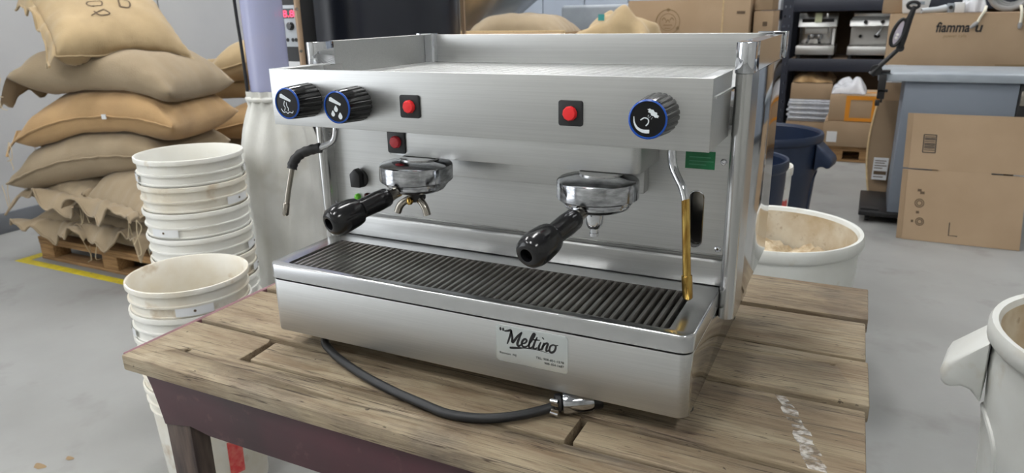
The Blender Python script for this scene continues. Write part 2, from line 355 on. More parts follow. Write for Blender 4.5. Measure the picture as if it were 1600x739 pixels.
# ================================================================== TABLE
T = 0.75
table = thing('wooden_table', (.35, .27, 0), 'weathered plank table with dark maroon apron carrying the espresso machine', 'table')
def plank(poly, th=.028, z=T, wob=.0015):
    mb = MB(); mb.prism(poly, 'z', z-th, z); return mb.build('plank', 'wood', table, bevel=.0025, seg=2, smooth=True)
g = .004
plank([(-.224,-.136),(.912,-.136),(.913,-.0635),(-.027,-.0635),(-.028,.004),(-.034,.0155),(-.222,.0165)], z=T+.001)
plank([(-.014,-.0535),(.551,-.0535),(.552,.0115),(-.021,.0135)], z=T-.002)
plank([(.563,-.0535),(.911,-.055),(.913,-.003),(.563,.003)], z=T-.001)
plank([(-.223,.029),(.2,.025),(.562,.0155),(.913,.0085),(.909,.1835),(-.223,.1835)], z=T)
plank([(-.222,.1965),(.914,.1975),(.910,.3395),(-.222,.3395)], z=T+.002)
plank([(-.222,.3525),(.907,.3545),(.904,.5055),(-.222,.5055)], z=T-.001)
plank([(-.222,.5185),(.908,.5195),(.906,.678),(-.222,.678)], z=T+.001)
MB().box(-.205, .893, -.094, .66, T-.0335, T-.0305).build('gap_shade_board', 'legwood', table)  # added sheet under the planks, blocks light from below so the gaps stay dark
MB().box(-.236, -.226, -.125, .68, T-.03, T-.002).build('edge_strip', 'edgepaint', table, bevel=.002)
ap = MB()   # front apron with curved bracket at the left
prof = [(-.2,.718),(.885,.718),(.885,.625),(-.06,.625),(-.105,.632),(-.17,.62),(-.178,.655),(-.188,.69)]
ap.prism(prof, 'y', -.118, -.098); ap.build('apron', 'maroon', table, bevel=.002)
MB().box(-.19, .88, .645, .665, .625, .7165).build('apron', 'maroon', table, bevel=.002)
MB().box(-.2, -.18, -.096, .643, .625, .7165).build('apron', 'maroon', table, bevel=.002)
MB().box(.868, .888, -.096, .643, .625, .7165).build('apron', 'maroon', table, bevel=.002)
for (x, y) in ((-.172,-.115),(.826,-.115),(-.172,.585),(.826,.585)):
    lg = MB(); x1, y1 = x+.062, y+.038
    lg.rings([[(x,y,.63),(x1,y,.63),(x1,y1,.63),(x,y1,.63)],[(x+.006,y+.004,0),(x1-.006,y+.004,0),(x1-.006,y1-.004,0),(x+.006,y1-.004,0)]])
    lg.build('leg', 'legwood', table, bevel=.003)
    MB().box(x, x1, y+.018 if y < 0 else y, y1, .63, .7165).build('leg_block', 'legwood', table)
bpy.context.view_layer.update()
for (x, y, r) in ((-.135,-.075,.0072),(.548,-.061,.009),(.86,.31,.005),(.2,-.1,.003)):      # old nail holes, drilled into the planks
    cut = MB().lathe([(r*.9,-.034),(r,-.004),(r*1.1,.01)], (x, y, T), n=14).build('drill', 'wood')
    for p in [c for c in table.children if c.name.startswith('plank')]:
        xs_ = [v.co.x+.35 for v in p.data.vertices]; ys_ = [v.co.y+.27 for v in p.data.vertices]
        if not (min(xs_)-r < x < max(xs_)+r and min(ys_)-r < y < max(ys_)+r): continue
        md = p.modifiers.new('hole', 'BOOLEAN'); md.object = cut; md.operation = 'DIFFERENCE'; md.solver = 'EXACT'
        me = bpy.data.meshes.new_from_object(p.evaluated_get(bpy.context.evaluated_depsgraph_get())); p.modifiers.clear(); p.data = me
    bpy.data.objects.remove(cut)
for (y0, y1, z) in ((.180,.012,T+.0004), (-.004,-.052,T-.0006)):
    mb = MB(); rnd = random.Random(4); nn = 14; L_, R_ = [], []
    for kx in range(nn+1):
        ya = y0+(y1-y0)*kx/nn; t = (.182-ya)/.235; xa = .795+.085*t**.85; hw = .009+.004*t
        L_.append((xa-hw*(.7+.6*rnd.random()), ya, z)); R_.append((xa+hw*(.7+.6*rnd.random()), ya, z))
    mb.add(L_+R_, [(i, i+1, nn+2+i, nn+1+i) for i in range(nn)]); mb.build('paint_smear', 'paint_w', table, smooth=False)

# ================================================================== ESPRESSO MACHINE (local frame: tray front left bottom = 0)
O = (0, 0, ZB); WD = .70
em = thing('espresso_machine', (.35, .25, T), 'large two group stainless steel espresso machine standing on the plank table', 'espresso machine')
def E(mb, name, m, parent=None, **k): return mb.build(name, m, parent or em, off=O, **k)
for (x, y) in ((.03,.08),(.67,.08),(.03,.42),(.67,.42)):
    E(MB().lathe([(.02,-.0325),(.022,-.029),(.016,-.008),(.016,-.0002)], (x, y, 0), n=20), 'foot', 'rubber')
ob_ = lambda d, z: [(p[0], p[1], z) for p in rr(d, WD-d, d, .48-d, .017-d, 8, (1,1,0,0))]
E(MB().rings([ob_(0, 0), ob_(0, .0915), ob_(.004, .0915), ob_(.004, .004)]), 'tray_base', 'steel_v', bevel=.0025, m2='mirror', sel=lambda f: abs(f.normal.x) > .95)
dt = MB(); inner = rr(.032, .668, .0125, .146, .004, 3)
oo = lambda d: rr(-.0015+d, WD+.0015-d, -.0015+d, .186-d, .018-d, 8, (1,1,0,0))
dt.rings([[(p[0], p[1], z) for p in oo(d)] for d, z in ((.001,.094),(0,.095),(0,.1160),(.0004,.1173),(.0012,.1184),(.0026,.119))], False, False)
top = oo(.0026); tt = tessellate_polygon([[Vector((p[0],p[1],0)) for p in top],[Vector((p[0],p[1],0)) for p in inner]])
dt.add([(p[0],p[1],.119) for p in top+inner], tt)
kk = len(inner); dt.add([(p[0],p[1],.119) for p in inner]+[(p[0],p[1],.0945) for p in inner], [((i+1)%kk, i, kk+i, kk+(i+1)%kk) for i in range(kk)])
tray = E(dt, 'drip_tray', 'tray', ang=40, weld=True)
E(MB().box(.012, .688, .012, .19, .028, .032), 'drip_pan', 'slat', tray)
n = 54; pitch_ = (.664-.036)/n; sl = None
for i in range(n):
    x = .036+pitch_*(i+.5)
    if sl is None:
        sl = E(MB().prism([(x-.0046,.1085),(x-.0036,.1155),(x-.0020,.1182),(x+.0020,.1182),(x+.0036,.1155),(x+.0046,.1085)], 'y', .0115, .147), 'slat', 'slat', tray); sx = x
    else:
        c = sl.copy(); COL.objects.link(c); c.location.x += x-sx
# splash strip and rear panel
E(MB().prism([(.184,.1195),(.1845,.155),(.187,.1585),(.2,.1585),(.2,.1195)], 'x', .0, .70), 'splash_strip', 'steel_v', bevel=.001)
def plate(x0, x1, z0, z1, y0, y1):          # upright plate with the sight slot cut through it
    mb = MB().frame([(x0,z0),(x1,z0),(x1,z1),(x0,z1)], rr(.6465, .6665, .174, .257, .0099, 8), y0, y1); mb.v = [(v[0], v[2], v[1]) for v in mb.v]; return mb
E(plate(.0, .70, .12, .345, .2, .21), 'body_liner', 'satin', weld=True)
bk = E(plate(.0, .70, .166, .352, .190, .1995), 'back_panel', 'steel_v', weld=True)
_rim = [(p[0], .1895, p[1]) for p in rr(.6458,.6672,.1732,.2578,.0107,8)]
E(MB().tube(_rim+_rim[:1], .0009, 6), 'slot_rim', 'chrome', bk)
for (x, z) in ((.691,.302),(.691,.174),(.008,.174),(.008,.302)):
    sc = E(MB().lathe([(.0048,0),(.0046,.0014),(.003,.0026),(.0018,.0026),(.0014,.0012)], (x, .190, z), (0,-1,0), 14), 'screw', 'chrome', bk)
gs = E(MB().box(.6375, .6790, .1893, .1899, .290, .3155), 'warning_sticker', 'green', bk)
for zz, w in ((.306,.030),(.3005,.034),(.2955,.024)):
    E(MB().box(.643, .643+w, .1890, .1892, zz, zz+.0016), 'sticker_print', 'green_p', gs)
# rotary switch, indicator lamps
sw = E(MB().lathe([(.017,0),(.0165,.004),(.013,.006)], (.055,.190,.226), (0,-1,0), 24), 'rotary_switch', 'black_m', bk)
E(MB().prism([(.0445,.212),(.0655,.212),(.0665,.236),(.055,.2465),(.0435,.236)], 'y', .172, .187), 'switch_lever', 'black_m', sw, bevel=.002)
E(MB().lathe([(.006,0),(.006,.004),(.0042,.007),(.001,.008)], (.046,.190,.191), (0,-1,0), 16), 'indicator_lamp', 'lens_g', bk)
E(MB().lathe([(.006,0),(.006,.004),(.0042,.007),(.001,.008)], (.067,.190,.194), (0,-1,0), 16), 'indicator_lamp', 'lens_r', bk)
# body, side panels, columns
E(MB().box(.0, .70, .30, .508, .0925, .365), 'body', 'satin', bevel=.001)
for s in (0, 1):
    x0, x1 = ((-.0215, -.0005) if s == 0 else (.7005, .7215))
    E(MB().box(x0, x1, .236, .512, .078, .424), 'side_panel', 'mirror', bevel=.0015)
    xa, xb = ((-.0225, .0) if s == 0 else (.70, .7225))
    pl = [(xa + (xb-xa)*(.5-.5*math.cos(PI*i/12)), .177-.0125*math.sin(PI*i/12)) for i in range(13)]+[(xb,.235),(xa,.235)]
    co = E(MB().prism(pl, 'z', .077, .4245), 'corner_column', 'satin')
    pl2 = [(xa-.0012 + (xb-xa+.0024)*(.5-.5*math.cos(PI*i/12)), .1765-.0135*math.sin(PI*i/12)) for i in range(13)]+[(xb+.0012,.214),(xa-.0012,.214)]
    E(MB().prism(pl2, 'z', .425, .4645), 'column_cap', 'chrome', co, bevel=.0008)
# cup tray with embossed slots
def perforated(us, vs, hole, P):              # one connected plate of cells with real openings; P(u, v, 0 or 1) gives the two faces
    mb = MB(); idx = {}; nu_, nv_ = len(us)-1, len(vs)-1
    def V(i, j, k):
        if (i, j, k) not in idx: idx[(i, j, k)] = len(mb.v); mb.v.append(tuple(P(us[i], vs[j], k)))
        return idx[(i, j, k)]
    solid = lambda i, j: 0 <= i < nu_ and 0 <= j < nv_ and not hole(i, j)
    for i in range(nu_):
        for j in range(nv_):
            if not solid(i, j): continue
            for k in (0, 1): mb.f.append((V(i,j,k), V(i+1,j,k), V(i+1,j+1,k), V(i,j+1,k)))
            for (a, b, di, dj) in (((i,j),(i+1,j),0,-1), ((i+1,j),(i+1,j+1),1,0), ((i+1,j+1),(i,j+1),0,1), ((i,j+1),(i,j),-1,0)):
                if not solid(i+di, j+dj): mb.f.append((V(*a,0), V(*b,0), V(*b,1), V(*a,1)))
    return mb
sx_ = [[.02+.0225*r+.045*k for k in range(15)] for r in (0, 1)]
us = sorted(set([0., .70]+[round(x+d, 5) for r in (0, 1) for x in sx_[r] for d in (0, .034) if x+d < .69]))
rows = []; y = .075
while y < .515: rows.append(round(y, 5)); y += .0125
vs = [.056]+[q for y in rows for q in (y, round(y+.0042, 5))]+[.528]
def is_slot(i, j):
    if j % 2 == 0: return False
    r = ((j-1)//2) % 2; c = (us[i]+us[i+1])/2
    return any(x < c < x+.034 and x+.034 < .69 for x in sx_[r])
ct = E(perforated(us, vs, is_slot, lambda u, v, k: (u, v, .4045+.003*k)), 'cup_tray', 'cup', smooth=False)
E(MB().box(.0, .70, .524, .529, .4075, .4640), 'back_rail', 'steel_v', bevel=.0012)
E(MB().prism([(-.0205,.4243),(-.0205,.464),(-.0003,.464),(-.0003,.4078),(-.003,.4078),(-.003,.4243)], 'y', .2145, .508), 'side_rail', 'steel_v')
E(MB().prism([(.7222,.4248),(.7222,.464),(.7003,.464),(.7003,.4078),(.703,.4078),(.703,.4248)], 'y', .2145, .5), 'side_rail', 'mirror')
E(MB().prism(rr(-.0235, .022, .509, .5345, .006, 5), 'z', .4078, .4665), 'rail_corner', 'chrome')
E(MB().box(.68, .7262, .5296, .536, .424, .4672).box(.7235, .7262, .498, .5296, .424, .4672).box(.68,.7235,.5005,.5296,.4652,.4672), 'rail_corner', 'chrome', bevel=.0006)
# control panel
cp = MB(); a, b = .0035, .6965
cp.box(a, b, .0495, .0525, .341, .429).box(b-.003, b, .0525, .176, .341, .429).box(a, a+.003, .0525, .176, .341, .429).box(a+.003, b-.003, .0525, .189, .341, .344)
cp.box(b-.0165, b-.003, .0525, .172, .4265, .429).box(a+.003, a+.0225, .0525, .172, .4265, .429)
pan = E(cp, 'control_panel', 'steel', bevel=.0009)
def knob(x, z, kind):
    nT = 22; rings = []
    for (h, r) in ((0,.0262),(.004,.0262),(.042,.0242),(.0475,.0232)):
        rings.append([(x+r*(1-(.05 if j % 4 in (0,) else 0))*math.cos(2*PI*j/(nT*4)), .0495-h, z+r*(1-(.05 if j % 4 in (0,) else 0))*math.sin(2*PI*j/(nT*4))) for j in range(nT*4)])
    kn = E(MB().rings(rings), 'knob', 'black', pan, ang=25)
    E(MB().lathe([(.0232,0),(.0234,.0016),(.0216,.0026),(.0212,.0014),(.0205,.0002)], (x, .0020, z), (0,-1,0), 40, cap0=False, cap1=False), 'accent_ring', 'blue', kn)
    E(MB().lathe([(.0212,.0),(.0212,.0010),(.001,.0016)], (x, .0020, z), (0,-1,0), 36), 'dial_face', 'dial', kn)
    P = lambda u, v: (x+u, .0000+.0001, z+v)
    ic = MB()
    if kind in (1, 2):
        ic.add([P(-.012,.0135),P(-.013,.009),P(.007,.0025),P(.0085,.0055),P(-.009,.0145)], [(0,1,2,3,4)])
    if kind == 1:
        ribbon(ic, sm2([(-.004,.004),(-.006,-.002),(-.004,-.006),(-.006,-.011)]), .0012, P); ribbon(ic, sm2([(-.001,.002),(.000,-.004),(.002,-.007),(.001,-.011)]), .0012, P)
        ribbon(ic, sm2([(-.012,-.008),(-.008,-.013),(-.003,-.0125),(0,-.0145),(.004,-.0125),(.009,-.0135),(.011,-.0105)]), .0012, P)
    if kind == 2:
        for (u, v, q) in ((-.0015,-.0015,1),(-.0075,-.0085,.95),(.0055,-.0115,1.05)):
            ic.add([P(u+q*.0036*math.sin(t)*(1-.55*max(0,math.cos(t))), v-.001+q*.0042*math.cos(t)*(1.25 if math.cos(t) > 0 else 1)) for t in [2*PI*i/16 for i in range(16)]], [tuple(range(16))])
    if kind == 3:
        ic.add([P(.0065+(.0062+.0009*math.cos(9*t))*math.cos(t)*1.0-.0014*math.sin(t), .0075+.0042*math.sin(t)*(1+.12*math.cos(9*t))-.003*math.cos(t)) for t in [2*PI*i/36 for i in range(36)]], [tuple(range(36))])
        ribbon(ic, sm2([(-.0165,.003),(-.0158,-.004),(-.012,-.0105),(-.005,-.0138),(.0025,-.014)], 6), [.0008+.0034*min(1, i/20) for i in range(25)], P)
        ribbon(ic, sm2([(-.0085,-.001),(-.004,.0018),(.0005,.0005),(.001,-.004),(-.002,-.0075)]), .0014, P)
        for (u, v) in ((.001,.005),(.003,.0035),(.0015,.0025),(.0045,.001),(.0005,.004),(.0055,.0025)):
            ic.add([P(u-.0004,v-.0004),P(u+.0004,v-.0004),P(u+.0004,v+.0004),P(u-.0004,v+.0004)], [(0,1,2,3)])
    E(ic, 'icon', 'icon', kn, smooth=False)
knob(.0805, .383, 1); knob(.1745, .381, 2); knob(.633, .385, 3)
def button(x, y, z, sx, sz, red, parent):
    fr = E(MB().prism(rr(x-sx/2, x+sx/2, z-sz/2, z+sz/2, .0035, 4), 'y', y-.0025, y+.001), 'button_frame', 'black_m', parent, bevel=.001)
    E(MB().lathe([(.0098,0),(.0096,.004),(.0080,.0058),(.003,.0063)], (x, y-.0024, z), (0,-1,0), 10), 'push_button', red, fr)
button(.2685, .0495, .380, .034, .033, 'red', pan); button(.5175, .0495, .381, .034, .033, 'red', pan)
# group box and heads
gbx = MB().prism(rr(.190, .599, .09, .189, .013, 8, (1,1,0,0)), 'z', .297, .3409)
gb = E(gbx, 'group_box', 'steel', bevel=.001)
button(.2115, .09, .3185, .033, .036, 'red_d', gb)
E(MB().box(.205, .585, .166, .1895, .252, .2968), 'lower_band', 'steel', bevel=.001)
def portafilter(cx, cy, ex, ey, ez, double):
    hd = E(MB().lathe([(.030,.2965),(.030,.288),(.012,.288)], (cx, cy+.012, 0), n=36), 'group_head', 'satin')
    E(MB().lathe([(.006,.2948),(.030,.2942),(.0530,.2905),(.0556,.2885),(.0562,.286),(.0562,.2655),(.0550,.2640),(.0495,.2635),(.0490,.2590),(.047,.2585)], (cx, cy, 0), n=56), 'lock_ring', 'chrome_worn', hd)
    pf = E(MB().lathe([(.045,.2585),(.0455,.2545),(.0425,.2505),(.035,.2475),(.012,.2455)], (cx, cy, 0), n=40), 'portafilter', 'chrome_worn')
    c = Vector((cx, cy, .2585)); e = Vector((ex, ey, ez)); d = (e-c).normalized()
    a = c+d*.036
    E(MB().lathe([(.008,0),(.0085,.010),(.0105,.022),(.0115,.026)], a, d, 20), 'neck', 'nickel', pf)
    L = (e-a).length
    h0 = .022
    hp = [(.0132,h0),(.0145,h0+.004),(.0152,h0+.02),(.0142,L*.52),(.0145,L*.56),(.0128,L*.575),(.0128,L*.59),(.0195,L*.605),(.0212,L*.66),(.0225,L*.80),(.0222,L*.88),(.0195,L*.955),(.0150,L*.99),(.0105,L*1.0),(.0088,L*.995),(.0082,L*.90)]
    ha = E(MB().lathe(hp, a, d, 32), 'handle', 'black', pf)
    if not double:
        sp = E(MB().lathe([(.0125,.2485),(.0128,.240),(.0120,.231),(.009,.2245),(.0058,.2225),(.0058,.2175),(.0068,.217),(.0066,.2125),(.004,.212)], (cx-.0, cy-.012, 0), n=24), 'spout', 'chrome', pf)
    else:
        sp = E(MB().lathe([(.013,.2485),(.013,.238),(.011,.234)], (cx+.006, cy-.01, 0), n=20), 'spout_block', 'black_m', pf)
        q = Vector((cx+.006, cy-.01, .2365))
        for sgn, dx in ((-1, -.030), (1, .022)):
            pts = smooth_path([q, q+Vector((dx*.45, -.006, -.0015)), q+Vector((dx*.85, -.009, -.010)), q+Vector((dx*1.05, -.010, -.022))], 5)
            E(MB().tube(pts, [.0062]*6+[.0058]*(len(pts)-6), 12), 'spout', 'nickel', pf)
        E(MB().lathe([(.006,0),(.006,.004),(.003,.006)], q+Vector((-.004,-.013,-.001)), (-.3,-.9,.1), 14), 'spout_bolt', 'brass', pf)
portafilter(.251, .08, .203, -.074, .2285, True)
portafilter(.545, .08, .512, -.081, .226, False)
# steam and hot-water wands
wl = [(.085,.1,.345),(.085,.1,.332),(.076,.1,.309),(.052,.09,.297)]
w1 = E(MB().tube(smooth_path(wl), .0052, 14), 'steam_wand', 'chrome')
E(MB().tube(smooth_path([(.055,.092,.2985),(.038,.086,.2945),(.022,.08,.288),(.012,.073,.276),(.0095,.069,.264)]), [.0088 if i % 4 < 2 else .0080 for i in range(25)], 14), 'rubber_sleeve', 'rubber', w1)
E(MB().tube([(.0098,.0695,.266),(.004,.06,.226),(.0005,.0575,.206)], .0044, 12), 'wand_tube', 'nickel', w1)
E(MB().tube([(.0005,.0575,.207),(0,.057,.2065),(-.003,.0548,.1875),(-.0033,.0546,.1855)], [.0045,.0058,.0056,.0042], 12), 'wand_tip', 'nickel', w1)
w2 = E(MB().tube(smooth_path([(.639,.1,.345),(.639,.1,.33),(.642,.1,.309),(.657,.09,.286),(.6635,.085,.270)]), .0056, 14), 'steam_wand', 'chrome')
E(MB().tube([(.6632,.0852,.2715),(.664,.085,.268),(.672,.080,.169)], .0056, 14), 'wand_tube', 'brass', w2)
E(MB().tube([(.672,.080,.170),(.6721,.080,.1685),(.6748,.080,.138),(.675,.080,.1355)], [.0057,.0072,.0070,.005], 14), 'wand_tip', 'brass', w2)
# maker's sticker
npl = E(MB().prism(rr(.425, .535, .031, .087, .005, 5), 'y', -.0009, .0), 'name_plate', 'plate', None)
P = lambda u, v: (u, -.0012, v)
lt = MB(); bx, bz = .4435, .0600; k_ = .0205      # script word, drawn stroke by stroke; unit = x-height
def st(pts, w=.0021, kk=5):
    q = sm2([(bx+(p[0]+.25*p[1])*k_*.62, bz+p[1]*k_*.62) for p in pts], kk); nn = len(q)
    ribbon(lt, q, [w*1.35*(.65+.5*math.sin(PI*i/(nn-1))) for i in range(nn)], P)
st([(-.75,1.45),(-.35,1.55),(.05,1.65),(.05,.8),(-.05,-.05)], .0022); st([(.05,1.65),(.35,.9),(.55,.25),(.95,1.1),(1.35,1.7)], .0024); st([(1.35,1.7),(1.2,.9),(1.15,.2),(1.35,-.05),(1.6,.15)], .0024)
st([(1.55,.3),(2.0,.45),(2.15,.8),(1.9,.95),(1.65,.6),(1.75,.1),(2.1,-.02),(2.4,.2)])
st([(2.4,.2),(2.75,1.0),(2.9,1.7),(2.72,1.75),(2.55,1.0),(2.55,.2),(2.75,-.02),(3.0,.2)])
st([(3.25,1.45),(3.12,.8),(3.1,.15),(3.3,-.02),(3.55,.2)]); st([(2.8,1.05),(3.2,1.1),(3.65,1.15)], .0013)
st([(3.8,.95),(3.72,.4),(3.8,.0),(4.05,.15)]); st([(3.92,1.4),(3.98,1.5)], .0028, 2)
st([(4.2,.95),(4.15,.4),(4.12,.0)]); st([(4.14,.4),(4.4,.9),(4.65,.9),(4.62,.4),(4.7,.0),(4.95,.15)])
st([(5.3,.95),(5.0,.7),(5.0,.15),(5.3,-.05),(5.6,.25),(5.6,.75),(5.3,.95)]); st([(5.55,.9),(5.85,.95)], .001)
ribbon(lt, sm2([(.4465,.0540),(.456,.0555),(.472,.0583),(.490,.0590),(.508,.0570)], 6), [.0034*(1-abs(2*i/24-.35)*.5) if i < 10 else .0016*(1-(i-10)/16) for i in range(25)], P)
lt.add([P(.4325+.0016*math.cos(t), .0808+.0026*math.sin(t)) for t in [2*PI*i/12 for i in range(12)]], [tuple(range(12))])
lt.add([P(.4368+.0016*math.cos(t), .0806+.0026*math.sin(t)) for t in [2*PI*i/12 for i in range(12)]], [tuple(range(12))])
E(lt, 'script_lettering', 'ink', npl, smooth=False)
xd, zd = (1,0,0), (0,0,1)
text('TEL: 908-851-1578', .0048, (.487,-.0012,.0455+ZB), xd, zd, 'ink', npl, 'small_lettering', width=.042)
text('908-354-1687', .0048, (.500,-.0012,.0395+ZB), xd, zd, 'ink', npl, 'small_lettering', width=.029)
text('Ramsan  NJ', .0044, (.430,-.0012,.0425+ZB), xd, zd, 'ink', npl, 'small_lettering', width=.026)
# power cord
cord = thing('power_cord', (.35, -.03, T), 'black power cord lying on the planks in front of the machine', 'cord')
pts = smooth_path([(.066,.24,.760),(.066,.12,.760),(.066,.045,.760),(.112,.007,.7585),(.194,-.03,.7585),(.272,-.054,.7585),(.337,-.068,.7585),(.385,-.076,.7585),(.432,-.067,.7585),(.470,-.045,.7585),(.504,-.013,.760),(.522,.003,.7655)], 7)
MB().tube(pts, .0068, 14).build('cable', 'rubber', cord)
d = Vector((.042,.022,.002)).normalized(); p0 = Vector((.520,.0015,.767))
MB().lathe([(.0095,-.006),(.013,-.004),(.0135,.003),(.0105,.006)], p0, d, 20).build('collar', 'black_m', cord)
MB().lathe([(.0152,.006),(.0165,.008),(.0160,.020),(.0160,.046),(.0150,.049),(.010,.050)], p0, d, 28).build('plug_sleeve', 'chrome_worn', cord)
MB().lathe([(.0125,.049),(.0125,.060),(.0115,.062)], p0, d, 24).build('plug_insert', 'black_m', cord)
for s in (-1, 1):
    MB().tube([p0+Vector((-.006,-.013,.009*s)), p0+Vector((.0055,-.0138,.010*s))], .0034, 10).build('clamp_screw', 'chrome', cord)
    MB().box(p0.x-.0055, p0.x+.006, p0.y-.0155, p0.y-.0095, p0.z+.0055*s-.003, p0.z+.0055*s+.003).build('clamp_plate', 'nickel', cord, bevel=.001)

# ================================================================== BUCKETS
def make_bucket(label, group, m='white_p'):
    b = thing('plastic_bucket', (0,0,0), label, 'bucket', group)
    pr = [(.118,.001),(.126,.0),(.130,.006),(.1420,.278),(.1425,.294),(.1475,.2945),(.1475,.2985),(.1440,.300),(.1445,.322),(.1505,.3225),(.1505,.327),(.1455,.3285),(.1460,.3545),(.1530,.355),(.1535,.365),(.1525,.368),(.1490,.3685),(.1465,.366),(.1425,.300),(.1395,.278),(.1275,.010),(.001,.008)]
    MB().lathe(pr, n=56).build('shell', m, b, local=True, ang=50)
    for sgn in (0, 1):
        a0 = PI*sgn-.30
        g = MB().grid(8, 2, lambda u, v: ((.1515+.0015*math.sin(PI*u))*math.cos(a0+.60*u), (.1515+.0015*math.sin(PI*u))*math.sin(a0+.60*u), .3005+.0225*v))
        lu = g.build('handle_lug', 'lug', b, local=True)
        MB().lathe([(.0035,0),(.0035,.001),(.001,.0012)], (.1529*math.cos(a0+.3), .1529*math.sin(a0+.3), .313), (math.cos(a0+.3), math.sin(a0+.3), 0), 10).build('lug_hole', 'ink_soft', lu, local=True)
    return b
bA = make_bucket('', 'white plastic buckets nested in the tall stack', 'white_p'); bB = make_bucket('', 'white plastic buckets nested in the short stack', 'white_d')
ordn = ['lowest', 'second from the bottom', 'third from the bottom', 'fourth from the bottom', 'fifth from the bottom', 'sixth from the bottom', 'seventh from the bottom', 'topmost and open']
for i in range(8):
    b = bA if i == 0 else dup(bA if i % 3 else bB); b['group'] = 'white plastic buckets nested in the tall stack'; b['category'] = 'bucket'
    b.location = (-.945, .645, i*.0775); b.rotation_euler.z = (-2.0, .3, -.9, -2.45, .6, -1.4, .2, -.15)[i] if i < 7 else .9
    b['label'] = 'white bucket in the tall stack beside the sacks, ' + ordn[i]
ordn2 = ['lowest, with a red label', 'second from the bottom', 'third from the bottom', 'fourth from the bottom', 'topmost and stained inside']
for i in range(5):
    b = bB if i == 0 else dup(bB if i in (1, 4) else bA); b['group'] = 'white plastic buckets nested in the short stack'; b['category'] = 'bucket'
    b.location = (-.71, .392, i*.074*.976); b.scale.z = .976; b.rotation_euler.z = (-1.2, -.75, .8, -2.2, 2.5)[i]
    b['label'] = 'white bucket in the short stack by the table edge, ' + ordn2[i]
a0 = 1.22
MB().grid(6, 4, lambda u, v: ((.1345+.006*v)*math.cos(a0-.5+.30*u), (.1345+.006*v)*math.sin(a0-.5+.30*u), .09+.11*v)).build('paper_label', 'redlab', bB, local=True)

# ================================================================== TRASH CANS
def trash_can(loc, r, h, m, minn, label, rotz=0, fill=None, name='trash_can', handles=True, ridge=True):
    t = thing(name, loc, label, 'trash can' if r > .18 else 'bucket', None, (0,0,rotz))
    b = r*.80
    pr = [(b*.9,0),(b,.004),(b+.01*r,.02),(r*.955,h-.10),(r*.955,h-.045),(r*.985,h-.040),(r,h-.034),(r*1.002,h-.010),(r*.985,h),(r*.945,h-.002),(r*.925,h-.014)]
    MB().lathe(pr, n=64, cap1=False).build('shell', m, t, local=True, ang=50)
    MB().lathe([(r*.925,h-.014),(r*.915,h-.10),(b*.95,.03),(.001,.028)], n=56, cap0=False).build('inner_wall', minn, t, local=True, ang=50)
    if fill:
        rr_ = b+(r*.915-b)*fill/h-.004; rn = random.Random(3)
        MB().grid(26, 26, lambda u, v: (lambda x, y: (x*math.sqrt(max(0,1-y*y/2))*rr_*.99, y*math.sqrt(max(0,1-x*x/2))*rr_*.99, fill+.03*math.sin(7*x+2)*math.cos(6*y)+.02*rn.random()))(2*u-1, 2*v-1)).build('chaff', 'grounds', t, local=True)
    if handles:
        for s in (0, PI):
            c, sn = math.cos(s), math.sin(s)
            pts = []
            H_ = MB(); w = .075
            prof = [(r*.955,h-.038),(r*1.20,h-.105),(r*1.225,h-.125),(r*1.21,h-.150),(r*1.165,h-.156),(r*1.09,h-.147),(r*1.03,h-.152),(r*.95,h-.175)]
            L_ = [[(q[0]*c-yy*sn, q[0]*sn+yy*c, q[1]) for q in prof] for yy in (-w*.9, -w*.75, w*.75, w*.9)]
            for row in (0, 3): L_[row] = [(v[0]*(1 if i in (0,7) else .985), v[1]*(1 if i in (0,7) else .985), v[2]) for i, v in enumerate(L_[row])]
            H_.rings(L_).build('handle', m, t, local=True, bevel=.006, seg=2)
    if ridge:
        for a0 in (-1.35, .2, 1.8, 3.4):
            path = [(a0-.32,.05),(a0-.32,h*.55),(a0-.25,h*.68),(a0,h*.72),(a0+.25,h*.68),(a0+.32,h*.55),(a0+.32,.05)]
            P3 = [(lambda rad: (rad*math.cos(p[0]), rad*math.sin(p[0]), p[1]))(b+.01*r+(r*.955-b-.01*r)*(p[1]-.02)/(h-.12)-.001) for p in sm2(path, 5)]
            MB().tube(P3, .007, 8).build('moulded_rib', m, t, local=True)
    return t
trash_can((1.415,.754,0), .285, .69, 'can_w', 'can_in', 'white round trash can with side handles on bare floor, chaff-stained inside', rotz=2.95, fill=.40)
trash_can((.628,1.575,0), .277, .60, 'can_w', 'can_in', 'white round trash can standing right behind the plank table', rotz=.9, fill=.46)
trash_can((.405,2.99,0), .285, .69, 'can_b', 'can_b', 'large navy blue trash can behind the smaller navy can', rotz=-.15)
trash_can((.408,2.2,0), .20, .70, 'can_b', 'can_b', 'smaller navy blue can between the white can and the large navy can', rotz=1.4, ridge=False, handles=False)
pb = trash_can((.452,2.57,0), .145, .60, 'white_p', 'white_d', 'white pail with a red label squeezed between the two navy cans', rotz=0, handles=False, ridge=False, name='plastic_pail')
MB().grid(6, 3, lambda u, v: ((.1365+.0)*math.cos(-1.1+.9*u), .1365*math.sin(-1.1+.9*u), .40+.12*v)).build('paper_label', 'redlab', pb, local=True)

